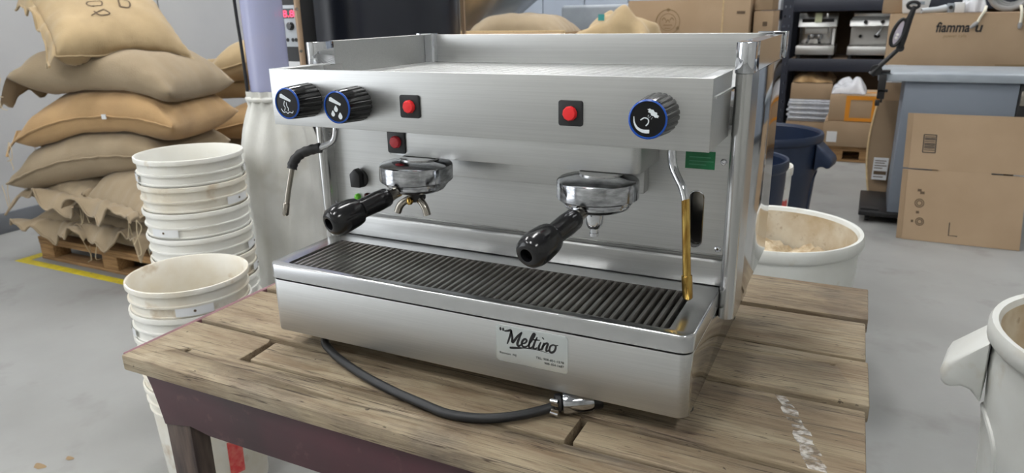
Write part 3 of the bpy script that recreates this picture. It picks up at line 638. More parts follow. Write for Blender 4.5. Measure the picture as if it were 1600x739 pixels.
# ================================================================== COFFEE SACKS
def sack(loc, rot, L, Wd, Th, m, label, seed, hang=.0, dl=.06, dr=.06, df=.0, flapL=.09, flapR=0, seam=True, threads=2, group='jute coffee sacks on the pallet', arch=.0, writing=None):
    t = thing('coffee_sack', loc, label, 'sack', group, rot)
    rn = random.Random(seed); ph = [rn.uniform(0, 6.28) for _ in range(8)]
    def rimxy(s, q): return (L/2*s*(1-.05*(1-q*q)), Wd/2*q*(1-.05*(1-s*s)))
    def zc(s, q):
        return -dl*max(0, -s)**2.2-dr*max(0, s)**2.2-df*max(0, -q)**2+arch*(1-s*s)
    def pr(s, q): return (max(0, 1-abs(s)**4.2)*max(0, 1-abs(q)**3.2))**.5
    def wr(s, q):
        e = (abs(s)**3+abs(q)**3)
        return .006*math.sin(9*s+ph[0]+3*q)*math.cos(6*q+ph[1])+.009*e*math.sin(22*q+ph[2])*(abs(s)**4)+.008*e*math.sin(24*s+ph[3])*(abs(q)**4)+.010*math.sin(3.1*s+ph[4])*math.sin(2.7*q+ph[5])
    def ptop(s, q):
        x, y = rimxy(s, q); p = pr(s, q); return Vector((x, y, Th*.45+zc(s, q)+Th*.55*p+wr(s, q)*min(1, p*2)))
    def pbot(s, q):
        x, y = rimxy(s, q); p = pr(s, q); return Vector((x, y, Th*.45+zc(s, q)-Th*.45*min(1, p*1.25)))
    nu, nv = 40, 28
    f = lambda k, n: math.sin(PI*(k/n-.5))*.45+(2*k/n-1)*.55
    mb = MB()
    mb.grid(nu, nv, lambda u, v: ptop(f(u*nu, nu), f(v*nv, nv))); mb.grid(nu, nv, lambda u, v: pbot(f(u*nu, nu), f(v*nv, nv)))
    body = mb.build('sack_body', m, t, local=True, weld=True, ang=120)
    if seam:
        path = [ptop(-1+2*i/30, -1) for i in range(31)]
        MB().tube([p+Vector((0, -.003, rn.uniform(-.003, .003))) for p in path], .0055, 6).build('seam', m, body, local=True)
    for sgn, w in ((-1, flapL), (1, flapR)):
        if not w: continue
        def fl(u, v):
            q = -1+2*u; b = ptop(sgn*.985, q); ruff = math.sin(11*q+ph[6])*.022*v+math.sin(23*q+ph[7])*.008*v
            return b+Vector((sgn*w*v*(1+.25*math.sin(5*q+ph[2])), q*.03*v, -.045*v*v*(1.2+math.sin(4*q+ph[3]))-hang*v*(.7+.5*math.sin(3*q+ph[4]))+ruff+.012*v))
        g1 = MB(); g1.grid(34, 5, fl); g1.grid(34, 5, lambda u, v: fl(u, v)+Vector((0, 0, .004)))
        g1.build('open_hem', m, t, local=True, ang=100)
        e = [fl(i/34, 1)+Vector((0,0,.002)) for i in range(35)]; MB().tube(e, .006, 6).build('hem_fold', m, t, local=True)
    for k in range(threads):
        q = rn.choice((-1, -.9, -.6)); b = ptop(-1, q)+Vector((-.02, -.012, 0)); ln = rn.uniform(.08, .16)
        MB().tube(smooth_path([b, b+Vector((rn.uniform(-.02,.02), -.012, -ln*.4)), b+Vector((rn.uniform(-.03,.03), -.012, -ln)), b+Vector((rn.uniform(-.04,.04), -.01, -ln*1.1))], 4), .0022, 5).build('loose_thread', 'thread', t, local=True)
    if writing:
        for pts, w in writing:
            lm = MB(); ribbon(lm, sm2(pts, 6), w, lambda s, q: ptop(s, q)+Vector((0, 0, .003)))
            lm.build('marker_stroke', 'ink_soft', body, local=True, smooth=False)
    return t
# pallet under them
def pallet(loc, sx, sy, label, nb=6, rotz=0.0):
    p = thing('wooden_pallet', loc, label, 'pallet', None, (0,0,rotz))
    for i in range(nb):
        w = sx/nb*.8; x = i*sx/nb
        MB().box(0, sx, sy/nb*i, sy/nb*i+sy/nb*.8, .112, .132).build('deck_board', 'pallet', p, local=True, bevel=.002)
    for y in (0, sy/2-.05, sy-.1):
        MB().box(0, sx, y, y+.1, .094, .1115).build('stringer_board', 'pallet', p, local=True, bevel=.002)
        for x in (0, sx/2-.06, sx-.12): MB().box(x, x+.12, y+.002, y+.098, .018, .0935).build('block', 'pallet', p, local=True, bevel=.003)
        MB().box(0, sx, y, y+.1, 0, .0175).build('skid_board', 'pallet', p, local=True, bevel=.002)
    return p
pallet((-3.26,1.43,0), 1.2, 1.0, 'wooden pallet under the tall heap of jute sacks')
sack((-3.0,1.83,.133), (0,0,1.60), .85, .54, .20, 'jute', 'grey jute sack on the pallet boards at the wall side, lowest layer', 1, dl=.0, dr=.0, flapL=.09)
sack((-2.48,1.83,.133), (0,0,1.52), .85, .54, .23, 'jute', 'grey jute sack on the pallet boards beside the buckets, hem hanging over', 2, dl=.0, dr=.0, flapL=.08)
sack((-3.00,1.84,.325), (0,0,1.54), .85, .54, .20, 'jute', 'grey jute sack of the second layer with frayed hem near the wall', 3, dl=.03, flapL=.09, threads=4)
sack((-2.44,1.82,.355), (.0,0.03,1.42), .88, .56, .23, 'jute', 'grey jute sack of the second layer behind the tall bucket stack', 4, dl=.10, flapL=.08, threads=4)
sack((-2.84,1.75,.49), (0,-.14,.26), .96, .64, .26, 'jute', 'grey jute sack with long curved seam under the ochre sack', 5, dl=.08, dr=.07, flapL=.0, threads=3)
sack((-2.76,1.78,.70), (0,-.06,.30), .92, .64, .27, 'jute_o', 'ochre jute sack with a small white tag on its seam', 6, hang=.08, dl=.10, dr=.08, flapL=.06, threads=3)
sack((-2.75,1.79,.925), (0,0.03,.32), .88, .64, .25, 'jute', 'grey jute sack with a frayed open mouth under the topmost sack', 7, hang=.12, dl=.03, dr=.09, flapL=.06, threads=2, seam=False)
wr_ = [([(-.42,-.50),(-.20,-.36)], .024), ([(-.36,-.40),(-.30,-.52),(-.16,-.50),(-.20,-.38)], .024), ([(-.34,-.22),(-.20,-.20),(-.18,-.06),(-.34,-.04),(-.40,-.16),(-.32,-.26)], .024), ([(-.36,.10),(-.22,.12),(-.18,.22)], .024), ([(.06,-.26),(.20,-.26),(.24,-.06),(.10,-.04),(.06,-.26)], .026)]
sack((-2.85,1.79,1.15), (.50,.06,1.22), .66, .62, .27, 'jute_t', 'tan jute sack with marker writing lying topmost on the heap', 8, dl=.0, dr=.05, flapL=.03, threads=1, writing=wr_)
tg = MB().box(-.012, .012, -.002, .002, -.012, .012); tgo = tg.build('sack_tag', 'label', [o for o in bpy.data.objects if o.get('label','').startswith('ochre jute')][0], local=True); tgo.location = (.10, -.325, .12)
# second heap behind
pallet((-3.55,2.62,0), 1.2, .95, 'wooden pallet under the sack heap behind the first one')
sack((-2.90,3.02,.135), (0,0,.45), 1.0, .66, .24, 'jute', 'grey jute sack lowest in the heap behind the tall one', 11, group='jute coffee sacks in the rear heap', dl=0, dr=0)
sack((-2.86,3.00,.33), (0,0,.30), 1.0, .66, .24, 'jute', 'grey jute sack second from the floor in the rear heap', 12, group='jute coffee sacks in the rear heap')
sack((-2.70,2.98,.53), (0,.0,.5), .95, .66, .25, 'jute_o', 'ochre jute sack with folded open hem in the rear heap', 13, group='jute coffee sacks in the rear heap', flapL=.15)
sack((-2.98,3.06,.745), (0,.12,.6), .9, .62, .24, 'jute_t', 'tan jute sack sloping in the middle of the rear heap', 14, group='jute coffee sacks in the rear heap')
sack((-2.74,3.02,.95), (.08,-.10,.45), .95, .62, .24, 'jute_t', 'tan jute sack with open flap topmost on the rear heap', 15, group='jute coffee sacks in the rear heap', flapL=.16)

# settle the heaps: push each sack's surface out of the pallet and sacks under it
from mathutils.bvhtree import BVHTree
bpy.context.view_layer.update()
def world_tree(o):
    return BVHTree.FromPolygons([o.matrix_world @ v.co for v in o.data.vertices], [tuple(p.vertices) for p in o.data.polygons])
for grp in ('jute coffee sacks on the pallet', 'jute coffee sacks in the rear heap'):
    below = [world_tree(c) for p in bpy.data.objects if p.name.startswith('wooden_pallet') for c in p.children if c.name.startswith('deck_board')]
    for t in [o for o in bpy.data.objects if o.name.startswith('coffee_sack') and o.get('group') == grp]:
        bpy.context.view_layer.update()
        for o in [c for c in t.children_recursive if c.type == 'MESH']:
            inv = o.matrix_world.inverted(); n3 = o.matrix_world.to_3x3(); isb = o.name.startswith('sack_body')
            for v in o.data.vertices:
                w = o.matrix_world @ v.co; top = None
                lift = .004 if not isb else (.022 if (n3 @ v.normal).z > .25 else .001)     # upper skin keeps some filling over the lower skin
                for tr in below:
                    h = tr.ray_cast(Vector((w.x, w.y, 3.0)), Vector((0, 0, -1)))[0]
                    if h is not None and (top is None or h.z > top): top = h.z
                if top is not None and w.z < top+lift: w.z = top+lift; v.co = inv @ w
            o.data.update()
        below += [world_tree(c) for c in t.children if c.name.startswith(('sack_body', 'open_hem'))]

# ================================================================== FILTER BAG, DRUM, CONTROL COLUMN
fb = thing('dust_filter', (-.92,.98,0), 'clear violet plastic tube with a white cloth filter bag hanging below', 'dust filter')
def bag(u, v):
    a = 2*PI*u; z = .01+1.05*v
    r = .125*(1-.55*max(0, (v-.80)/.2)**1.6)*(1-.45*max(0, (.12-v)/.12)**2)
    r *= 1+.07*math.sin(5*a+4*v)*(.5+v*.5)+.05*math.sin(11*a-7*v+1)*(.4+.6*v)+.02*math.sin(30*v+3*a)
    if v > .955: r = .078+.008*math.sin(14*a)
    return (-.915+r*math.cos(a), .98+r*math.sin(a), z)
MB().grid(72, 60, bag).build('filter_bag', 'cloth', fb, weld=True, ang=120)
MB().tube([(-.915+.080*math.cos(2*PI*i/40), .98+.080*math.sin(2*PI*i/40), 1.035) for i in range(41)], .008, 8).build('clamp_band', 'cloth', fb)
MB().lathe([(.064,1.02),(.0655,1.03),(.0665,2.3),(.065,2.3),(.064,1.03)], (-.918,.98,0), n=40, cap0=False, cap1=False).build('clear_tube', 'clear', fb)
MB().lathe([(.085,2.28),(.12,2.36),(.12,H-.01),(.0,H-.01)], (-.912,.98,0), n=30).build('duct', 'lampbody', fb)
MB().tube(smooth_path([(-.975,.935,2.3),(-.982,.930,1.8),(-.980,.930,1.35),(-.970,.925,1.2),(-.958,.915,1.04)]), .005, 8).build('signal_cable', 'rubber', fb)
dm = thing('steel_drum', (-1.12,1.89,0), 'big black enamelled drum with tan rim strips behind the machine', 'drum')
DC = (-1.12,1.89,0)
MB().lathe([(.33,0),(.345,.01),(.352,.03),(.352,1.95),(.345,1.97),(.29,1.975)], DC, n=72).build('drum_shell', 'drum', dm)
for z in (.55, 1.62): MB().lathe([(.3525,z-.012),(.358,z-.008),(.358,z+.008),(.3525,z+.012)], DC, n=72).build('hoop', 'drum', dm)
MB().lathe([(.354,1.95),(.362,1.958),(.362,1.98),(.34,1.985)], DC, n=72).build('rim', 'tan_m', dm)
MB().box(-.80,-.786,2.05,2.06,.1,1.95).build('seam_strip', 'tan_m', dm)
cc = thing('control_column', (-1.135,1.33,0), 'narrow black control column with red digits between clear tube and drum', 'control panel')
MB().box(-1.24, -1.105, 1.312, 1.40, 0, 1.85).build('column', 'black_m', cc, off=(.027,.013,0), bevel=.004)
MB().box(-1.235, -1.115, 1.306, 1.3118, 1.18, 1.33).build('face_plate', 'panel_w', cc, off=(.027,.013,0), bevel=.001)
MB().box(-1.225, -1.125, 1.3035, 1.3058, 1.283, 1.318).build('display_window', 'black', cc, off=(.027,.013,0))
text('188.8', .034, (-1.195, 1.3160, 1.288), (1,0,0), (0,0,1), 'led', cc, 'display_digits', width=.092)
for x in (-1.19, -1.142):
    MB().lathe([(.015,0),(.014,.012),(.011,.015)], (x, 1.3058, 1.255), (0,-1,0), 20).build('dial', 'black', cc, off=(.027,.013,0))
for x in (-1.215, -1.19, -1.165, -1.14, -1.124):
    MB().lathe([(.007,0),(.007,.002),(.004,.002),(.004,.0005)], (x, 1.3058, 1.205), (0,-1,0), 14).build('socket', 'black_m', cc, off=(.027,.013,0))
MB().box(-1.22, -1.12, 1.306, 1.3118, 1.10, 1.125).build('rating_plate', 'label', cc, off=(.027,.013,0))
MB().tube([(-1.098,1.30,0),(-1.098,1.30,1.9)], .011, 10).build('guard_rod', 'tan_m', cc, off=(.027,.013,0))
for z in (1.165, 1.315): MB().tube([(-1.115,1.308,z),(-1.092,1.29,z)], .006, 8).build('rod_clip', 'nickel', cc, off=(.027,.013,0))

# ================================================================== CARDBOARD AND BACKGROUND
def carton(x0, x1, y0, y1, z0, z1, label, m='card', tape='tape', group=None, open_=False, tape_front=True):
    c = thing('cardboard_box', ((x0+x1)/2, (y0+y1)/2, z0), label, 'box', group)
    if open_:
        b = MB(); t = .008
        b.box(x0,x1,y0,y0+t,z0,z1).box(x0,x1,y1-t,y1,z0,z1).box(x0,x0+t,y0+t,y1-t,z0,z1).box(x1-t,x1,y0+t,y1-t,z0,z1).box(x0+t,x1-t,y0+t,y1-t,z0,z0+t); b.build('carton', m, c, smooth=False)
        MB().prism([(y0,z1),(y0-.16,z1-.11),(y0-.165,z1-.105),(y0,z1+.008)], 'x', x0+.01, x1-.01).build('flap', m, c)
    else:
        MB().box(x0,x1,y0,y1,z0,z1-.004).build('carton', m, c, bevel=.004)
        my = (y0+y1)/2
        MB().box(x0+.002,x1-.002,y0+.002,my-.002,z1-.004,z1).build('flap', m, c); MB().box(x0+.002,x1-.002,my+.002,y1-.002,z1-.004,z1).build('flap', m, c)
        if tape:
            MB().box(x0-.001,x1+.001,my-.03,my+.03,z1,z1+.0008).box(x0-.0012,x0-.0002,my-.03,my+.03,z1-.08,z1).build('tape', tape, c)
    return c
# tall open gaylord box with sack and burlap
ob = carton(-1.72,-.94,3.60,4.15,0,1.155, 'tall open cardboard box behind the machine with a sack inside', 'card_l', open_=True)
MB().box(-1.73,-.93,3.588,3.598,1.13,1.168).build('torn_edge', 'card_e', ob, bevel=.003)
sack((-1.33,3.86,1.02), (0,0,0), .74, .50, .26, 'jute', 'plump grey jute sack lying in the tall open cardboard box', 21, dl=.02, dr=.06, flapL=0, seam=False, threads=0, group=None)
def cloth_heap(name, loc, sx, sy, h, m, label, seed, cat='sack', nu=44, nv=30):
    rn = random.Random(seed); ph = [rn.uniform(0,6.28) for _ in range(9)]
    t = thing(name, loc, label, cat)
    def f(u, v):
        s, q = 2*u-1, 2*v-1; e = max(0, 1-abs(s)**2.5)*max(0, 1-abs(q)**2.5)
        z = h*e**.5*(.75+.35*math.sin(3.2*s+ph[0])*math.cos(2.6*q+ph[1]))+.16*h*e*math.sin(6*s+4*q+ph[2])*math.cos(5*q-3*s+ph[3])+.03*h*e*math.sin(15*s+ph[4]+5*q)
        return (s*sx/2*(1+.06*math.sin(6*q+ph[5])), q*sy/2*(1+.08*math.sin(7*s+ph[6])), max(.003, z+.004))
    MB().grid(nu, nv, f).grid(nu, nv, lambda u, v: (lambda p: (p[0], p[1], 0))(f(u, v))).build('heap', m, t, local=True, weld=True, ang=120)
    return t
lb = carton(-.91,-.40,3.62,4.14,0,1.12, 'closed cardboard box behind the machine carrying folded burlap', 'card')
bh = cloth_heap('burlap_heap', (-.655,3.86,1.1215), .47, .46, .17, 'jute_t', 'crumpled empty burlap sacks with a teal tag on a cardboard box', 5, 'burlap')
MB().box(-.1,-.06,-.14,-.13,.10,.14).build('tag_strip', 'teal', bh, local=True)
carton(-.80,-.02,4.42,5.0,0,.72, 'plain cardboard box under the big box with the round emblem', 'card')
lg = carton(-.77,.08,4.40,4.98,.7235,1.345, 'big cardboard box printed with a round emblem', 'card_l')
em_ = MB(); Pe = lambda u, v: (-.475+u, 4.3975, 1.195+v)
for r_, w_ in ((.085,.006),(.058,.004)): ribbon(em_, [(r_*math.cos(2*PI*i/40), r_*math.sin(2*PI*i/40)) for i in range(41)], w_, Pe)
for a in (PI/2, PI*7/6, PI*11/6):
    u0, v0 = .083*math.cos(a), .083*math.sin(a); em_.add([Pe(u0+.016*math.cos(t)*(1 if i % 2 else .5), v0+.016*math.sin(t)*(1 if i % 2 else .5)) for i, t in enumerate([2*PI*j/12 for j in range(12)])], [tuple(range(12))])
for q in (-.028, 0, .028): ribbon(em_, sm2([(q-.014,.012 if q else -.004),(q,.03 if q else .016),(q+.014,.012 if q else -.004)]), .006, Pe)
ribbon(em_, [(-.032,-.02),(.032,-.02)], .007, Pe); ribbon(em_, [(-.022,-.042),(.022,-.042)], .005, Pe)
em_.build('printed_emblem', 'ink_pale', lg, smooth=False)
MB().box(-.005,.05,4.3965,4.3985,1.245,1.262).build('printed_mark', 'ink_soft', lg)
MB().box(-.102,-.092,4.3965,4.3985,.75,1.34).build('corner_crease', 'card_e', lg)
carton(.095,.235,4.45,4.85,.0,1.0, 'slim cardboard box standing under the small box by the rack', 'card')
sb = carton(.10,.225,4.46,4.80,1.0035,1.26, 'small cardboard box beside the big box with the emblem', 'card_l')
MB().box(.16,.19,4.4575,4.4595,1.16,1.19).build('printed_mark', 'ink_soft', sb)
carton(.10,.215,4.47,4.78,1.2645,1.45, 'kraft box topmost above the small box by the rack', 'card')
hd = thing('hopper_hood', (-2.1,4.3,0), 'dark sloping sheet metal hopper beside the black drum', 'hopper')
MB().rings([[(-2.3,4.1,1.12),(-1.92,4.1,1.12),(-1.92,4.6,1.12),(-2.3,4.6,1.12)],[(-2.5,3.9,1.75),(-1.35,3.9,1.60),(-1.35,4.8,1.60),(-2.5,4.8,1.75)]]).build('hopper', 'satin', hd, bevel=.004)
for x in (-2.28,-1.96):
    for y in (4.12, 4.54): MB().box(x, x+.04, y, y+.04, 0, 1.13).build('leg', 'rack', hd)
gp = thing('wrapped_pallet', (-1.4,5.6,0), 'grey film wrapped load standing behind the burlap heap', 'wrapped load')
MB().box(-1.75,-1.05,5.5,6.0,.12,1.33).build('load', 'grey_t', gp, bevel=.03, seg=3); MB().box(-1.75,-1.05,5.5,6.0,0,.119).build('base', 'pallet', gp, bevel=.01)
# ------------------------------------------------------------------ rack
rk = thing('storage_rack', (.6,6.7,0), 'dark blue steel storage rack against the back wall', 'rack')
RX0, RX1, RY0, RY1 = .07, 2.75, 6.4, 7.1
for x in (RX0, RX1-.09):
    for y in (RY0, RY1-.06):
        if y == RY0:
            zs = [0.]+[q for i in range(28) for q in (.08+i*.085, .10+i*.085)]+[2.6]
            po = perforated([0, .018, .030, .062, .074, .09], zs, lambda i, j: i in (1, 3) and j % 2 == 1, lambda u, v, k: (x+u, y+.004*k, v)).build('post', 'rack', rk, smooth=False)
            for xx in (x, x+.086): MB().box(xx, xx+.004, y+.004, y+.06, 0, 2.6).build('post_flange', 'rack', po)
        else: MB().box(x, x+.09, y, y+.06, 0, 2.6).build('post', 'rack', rk, bevel=.003)
for z in (.765, 1.29, 1.9):
    for y in (RY0, RY1-.05): MB().box(RX0+.09, RX1-.09, y, y+.05, z-.055, z+.055).build('beam', 'rack', rk, bevel=.004)
    for i in range(9):
        a = RX0+.1+i*(RX1-RX0-.2)/9; MB().box(a, a+(RX1-RX0-.2)/9-.006, RY0+.052, RY1-.052, z+.035, z+.053).build('shelf_board', 'rackwood', rk)
MB().box(RX0+.02, RX1-.02, RY1+.002, RY1+.014, .05, 2.5).build('rear_board', 'board_d', rk)
def small_machine(x, y, z, w, h, d, label, kind):
    t = thing('stored_espresso_machine', (x, y, z), label, 'espresso machine')
    L = dict(local=True)
    MB().box(0, w, 0, d, .035, .035+h*.2).build('tray_base', 'steel', t, bevel=.006, **L)
    for xx in (.03, w-.03):
        for yy in (.04, d-.04): MB().lathe([(.018,0),(.015,.034)], (xx, yy, 0), n=12).build('foot', 'rubber', t, **L)
    MB().box(.015, w-.015, .02, .19, .035+h*.2, .042+h*.2).build('drip_grate', 'slat', t, **L)
    MB().box(.01, w-.01, .2, d, .035+h*.2, h*.97).build('body', 'satin' if kind == 1 else 'steel_v', t, bevel=.004, **L)
    pn = MB().prism([(.06,h*.70),(.20,h*.70),(.20,h),(.11,h)] if kind == 1 else [(.05,h*.76),(.20,h*.76),(.20,h*.92),(.07,h*.92)], 'x', 0, w).build('control_panel', 'steel', t, bevel=.004, **L)
    if kind == 1:
        MB().box(.03, w-.03, .075, .082, h*.80, h*.88).build('display_strip', 'black', pn, **L)
        MB().box(w*.42, w*.60, .060, .064, h*.80, h*1.0).build('paper_note', 'note', pn, **L)
        MB().box(w*.18, w*.78, .12, .2, h*.54, h*.70).build('group_block', 'steel_v', t, bevel=.004, **L)
        for q in (.35, .55): MB().lathe([(.03,h*.52),(.032,h*.50),(.03,h*.44),(.01,h*.42)], (w*q, .13, 0), n=18).build('group_head', 'chrome_worn', t, **L)
        MB().box(w*.90, w*.96, .10, .2, h*.25, h*.66).build('side_trim', 'lampbody', t, **L)
        MB().tube([(w*.3,.13,h*.44),(w*.28,.0,h*.36)], .012, 8).build('handle', 'black', t, **L); MB().tube([(w*.55,.13,h*.44),(w*.6,.0,h*.36)], .012, 8).build('handle', 'black', t, **L)
    else:
        for q in (.2, .42, .68): MB().lathe([(.018,0),(.016,.03)], (w*q, .06, h*.86), (0,-1,.1), 14).build('knob', 'black', pn, **L)
        MB().box(.02, w-.02, .22, d-.01, h*.97, h*1.08).build('cup_rail', 'satin', t, bevel=.003, **L)
        MB().tube(smooth_path([(w*.42,.12,h*.76),(w*.40,.10,h*.66),(w*.36,.09,h*.55)]), .010, 8).build('steam_wand', 'chrome', t, **L)
        MB().lathe([(.026,h*.56),(.026,h*.50),(.012,h*.48)], (w*.37, .12, 0), n=16).build('group_head', 'black', t, **L)
        MB().lathe([(.016,0),(.014,.02)], (w*.15, .2, h*.52), (0,-1,0), 14).build('gauge', 'black', t, **L)
        MB().box(w*.6, w*.98, .11, .2, h*.60, h*.72).build('group_block', 'steel_v', t, bevel=.003, **L)
    return t
small_machine(.205, 6.44, .8185, .33, .40, .5, 'steel espresso machine with a pale paper note on its panel, on the rack shelf', 1)
small_machine(.64, 6.44, .8185, .62, .37, .5, 'white fronted espresso machine on the rack shelf next to the noted one', 2)
carton(1.4,1.9,6.48,6.95,.8185,1.15, 'cardboard box on the rack shelf behind the printed carton', 'card')
# rack bottom level
pallet((.18,6.36,0), .40, .7, 'short pallet on the floor under the rack boxes left', 4)
c1 = carton(.19,.565,6.38,6.98,.1325,.25, 'flat cardboard box under the white flat packs in the rack', 'card')
for i in range(9):
    z = .2525+i*.0225
    p = thing('flat_pack', (.385, 6.6, z), 'white printed flat pack in the rack pile, ' + ['lowest','second from below','third from below','fourth from below','in the middle','fourth from the top','third from the top','second from the top','topmost'][i], 'package', 'white printed flat packs in a pile')
    dx = .012*math.sin(i*2.7); MB().box(.195+dx, .565+dx, 6.385+.01*math.cos(i*3), 6.9, z, z+.020).build('packet', 'flatpack', p, bevel=.004); MB().box(.22+dx,.32+dx,6.3825+.01*math.cos(i*3),6.3845+.01*math.cos(i*3), z+.004, z+.014).build('label', 'label', p)
c2 = carton(.205,.56,6.40,6.98,.4570,.60, 'cardboard box on the white flat packs under the kraft bundle', 'card')
cloth_heap('kraft_bundle', (.385,6.68,.604), .36, .5, .10, 'jute_o', 'crumpled kraft paper bundle on the cardboard box in the rack', 9, 'bundle')
pallet((.60,5.84,0), .62, .5, 'worn pallet under the cartons with orange tape', 4)
c3 = carton(.55,1.06,5.82,6.34,.1335,.345, 'brown cardboard box with white label under the orange taped one', 'card')
MB().box(.58,.66,5.8165,5.8195,.17,.26).build('label', 'label', c3)
c4 = carton(.575,1.03,5.84,6.32,.349,.565, 'cardboard box edged with orange tape', 'card_l', tape='tape_o')
for (a, b, z0, z1) in ((.70,1.03,.350,.378),(.70,1.03,.528,.56),(.70,.735,.378,.528),(.90,1.03,.378,.528)): MB().box(a, b, 5.8365, 5.8395, z0, z1).build('tape', 'tape_o', c4)
cloth_heap('plastic_bag', (.71,6.04,.569), .26, .3, .13, 'poly', 'crumpled clear plastic bag on the orange taped box', 12, 'plastic bag')
# wrapped goods left of the rack post
wp = thing('wrapped_goods', (-.16,6.6,0), 'plastic wrapped cartons stacked beside the rack post', 'wrapped goods')
for i, (m_, z0, z1) in enumerate((('card',.0,.5),('card_l',.504,.95),('poly',.954,1.16),('rack',1.164,1.25),('poly',1.254,1.45))): MB().box(-.36,.045,6.45,6.95,z0,z1).build('layer', m_, wp, bevel=.012)
# ------------------------------------------------------------------ grey cabinet on its dolly, leaning cartons
dl_ = thing('dolly', (1.32,4.2,0), 'low black dolly under the grey cabinet', 'dolly')
MB().box(.89,1.66,3.93,4.5,.045,.075).build('deck', 'black_m', dl_, bevel=.006)
MB().box(.90,1.0,3.96,4.01,.0755,.085).build('strap', 'rubber', dl_)
for x in (.94,1.58):
    for y in (3.99, 4.42): MB().lathe([(.016,-.012),(.021,-.010),(.021,.010),(.016,.012)], (x, y, .021), (1,0,0), 18).build('caster', 'rubber', dl_)
cb = thing('grey_cabinet', (1.33,4.2,.076), 'grey painted metal cabinet with overhanging top standing on the dolly', 'cabinet')
MB().box(1.045,1.60,3.95,4.48,.0765,.858).build('carcass', 'grey_p', cb, bevel=.003)
MB().prism([(3.915,.862),(3.925,.905),(3.94,.912),(4.5,.912),(4.5,.862)], 'x', .90, 1.72).build('top', 'grey_t', cb, bevel=.006)
MB().box(1.06,1.59,3.97,4.47,.8582,.8618).build('top_spacer', 'grey_p', cb)
MB().box(1.604,1.65,3.96,4.47,.0765,.855).build('side_channel', 'black_m', cb, bevel=.003)
for z in (.62, .80): MB().box(1.612,1.640,3.945,3.958,z-.06,z+.02).build('latch', 'nickel', cb, bevel=.002)
# leaning flattened carton in front
fc = thing('flattened_box', (1.38,3.70,0), 'flattened cardboard box leaning on the grey cabinet', 'box')
def lean(x0, x1, z0, z1, th, yb, slope, name, m, dx=0):
    y = lambda z: yb+slope*z
    return MB().rings([[(x0+dx*z0,y(z0),z0),(x1+dx*z0,y(z0),z0),(x1+dx*z0,y(z0)+th,z0),(x0+dx*z0,y(z0)+th,z0)],[(x0+dx*z1,y(z1),z1),(x1+dx*z1,y(z1),z1),(x1+dx*z1,y(z1)+th,z1),(x0+dx*z1,y(z1)+th,z1)]]).build(name, m, fc, bevel=.001)
SL = .30; YB = 3.655
def lean_poly(pts, th, yb, name, m):
    n = len(pts); A = [(x-.03*z, yb+SL*z, z) for x, z in pts]; B = [(p[0], p[1]+th, p[2]) for p in A]
    return MB().add(A+B, [tuple(range(n)), tuple(range(2*n-1, n-1, -1))]+[(i, (i+1)%n, n+(i+1)%n, n+i) for i in range(n)]).build(name, m, fc, smooth=False)
def two_flaps(x0, x1, yb, name, m):
    a, b = x0+.147, x1-.163
    lean_poly([(x0,.002),(x1,.002),(x1,.383),(b,.383),(b,.3875),(a,.3875),(a,.383),(x0,.383)], .006, yb, name, m)
    lean_poly([(x0,.392),(a,.392),(a,.3878),(b,.3878),(b,.392),(x1,.392),(x1,.690),(x0,.690)], .006, yb, name, m)
two_flaps(1.128, 1.693, YB, 'front_sheet', 'card_l'); two_flaps(1.100, 1.660, YB+.010, 'rear_sheet', 'card')
def on_sheet(x, z, e=.0012): return (x-.03*z, YB+SL*z-e, z)
fm = MB()
ribbon(fm, [(1.357,.115),(1.357,.045),(1.40,.045)], .005, on_sheet)
fm.build('printed_corner', 'ink', fc, smooth=False)
bc = MB()
for zz in (.495,.505,.5125,.522,.53,.541,.551,.558,.567): ribbon(bc, [(1.195,zz),(1.248,zz)], .004 if int(zz*1000) % 2 else .0055, on_sheet)
for (a, b) in (((1.19,.482),(1.252,.482)),((1.19,.578),(1.252,.578)),((1.19,.482),(1.19,.578)),((1.252,.482),(1.252,.578))): ribbon(bc, [a, b], .005, on_sheet)
bc.build('barcode_print', 'ink', fc, smooth=False)
ps = MB()
for (x, z, r_) in ((1.20,.205,.022),(1.21,.105,.020)):
    for q in (1, .6): ribbon(ps, [(x+q*r_*math.cos(2*PI*i/20), z+q*r_*math.sin(2*PI*i/20)) for i in range(21)], .005, on_sheet)
for (x, z, w) in ((1.195,.275,.02),(1.21,.262,.022),(1.195,.155,.016),(1.172,.105,.012)): ribbon(ps, [(x-w/2,z),(x+w/2,z)], .014, on_sheet)
ps.build('care_marks', 'ink_soft', fc, smooth=False)
# bowed cardboard sheet beside the cabinet
bs = thing('bowed_cardboard', (1.0,4.55,0), 'bowed cardboard sheet with white shipping label beside the grey cabinet', 'box')
def bow(u, v): return (.925+.42*u-.035*math.sin(PI*v)+.02*(1-v), 4.51+.10*u-.06*math.sin(PI*v)*0, .02+.66*v)
MB().grid(6, 14, bow).grid(6, 14, lambda u, v: tuple(Vector(bow(u, v))+Vector((.0, .008, 0)))).build('sheet', 'card', bs)
MB().tube([bow(0, i/14) for i in range(15)], .007, 6).build('folded_edge', 'card_e', bs)
MB().box(.945,1.035,4.495,4.5015,.155,.305).build('shipping_label', 'label', bs)
for z, w in ((.285,.07),(.27,.06),(.252,.075),(.235,.05),(.175,.06)): MB().box(.953,.953+w,4.4935,4.4945,z-.003,z+.003).build('label_print', 'ink_soft', bs)
MB().box(.953,1.03,4.4935,4.4945,.19,.215).build('label_print', 'ink_soft', bs)
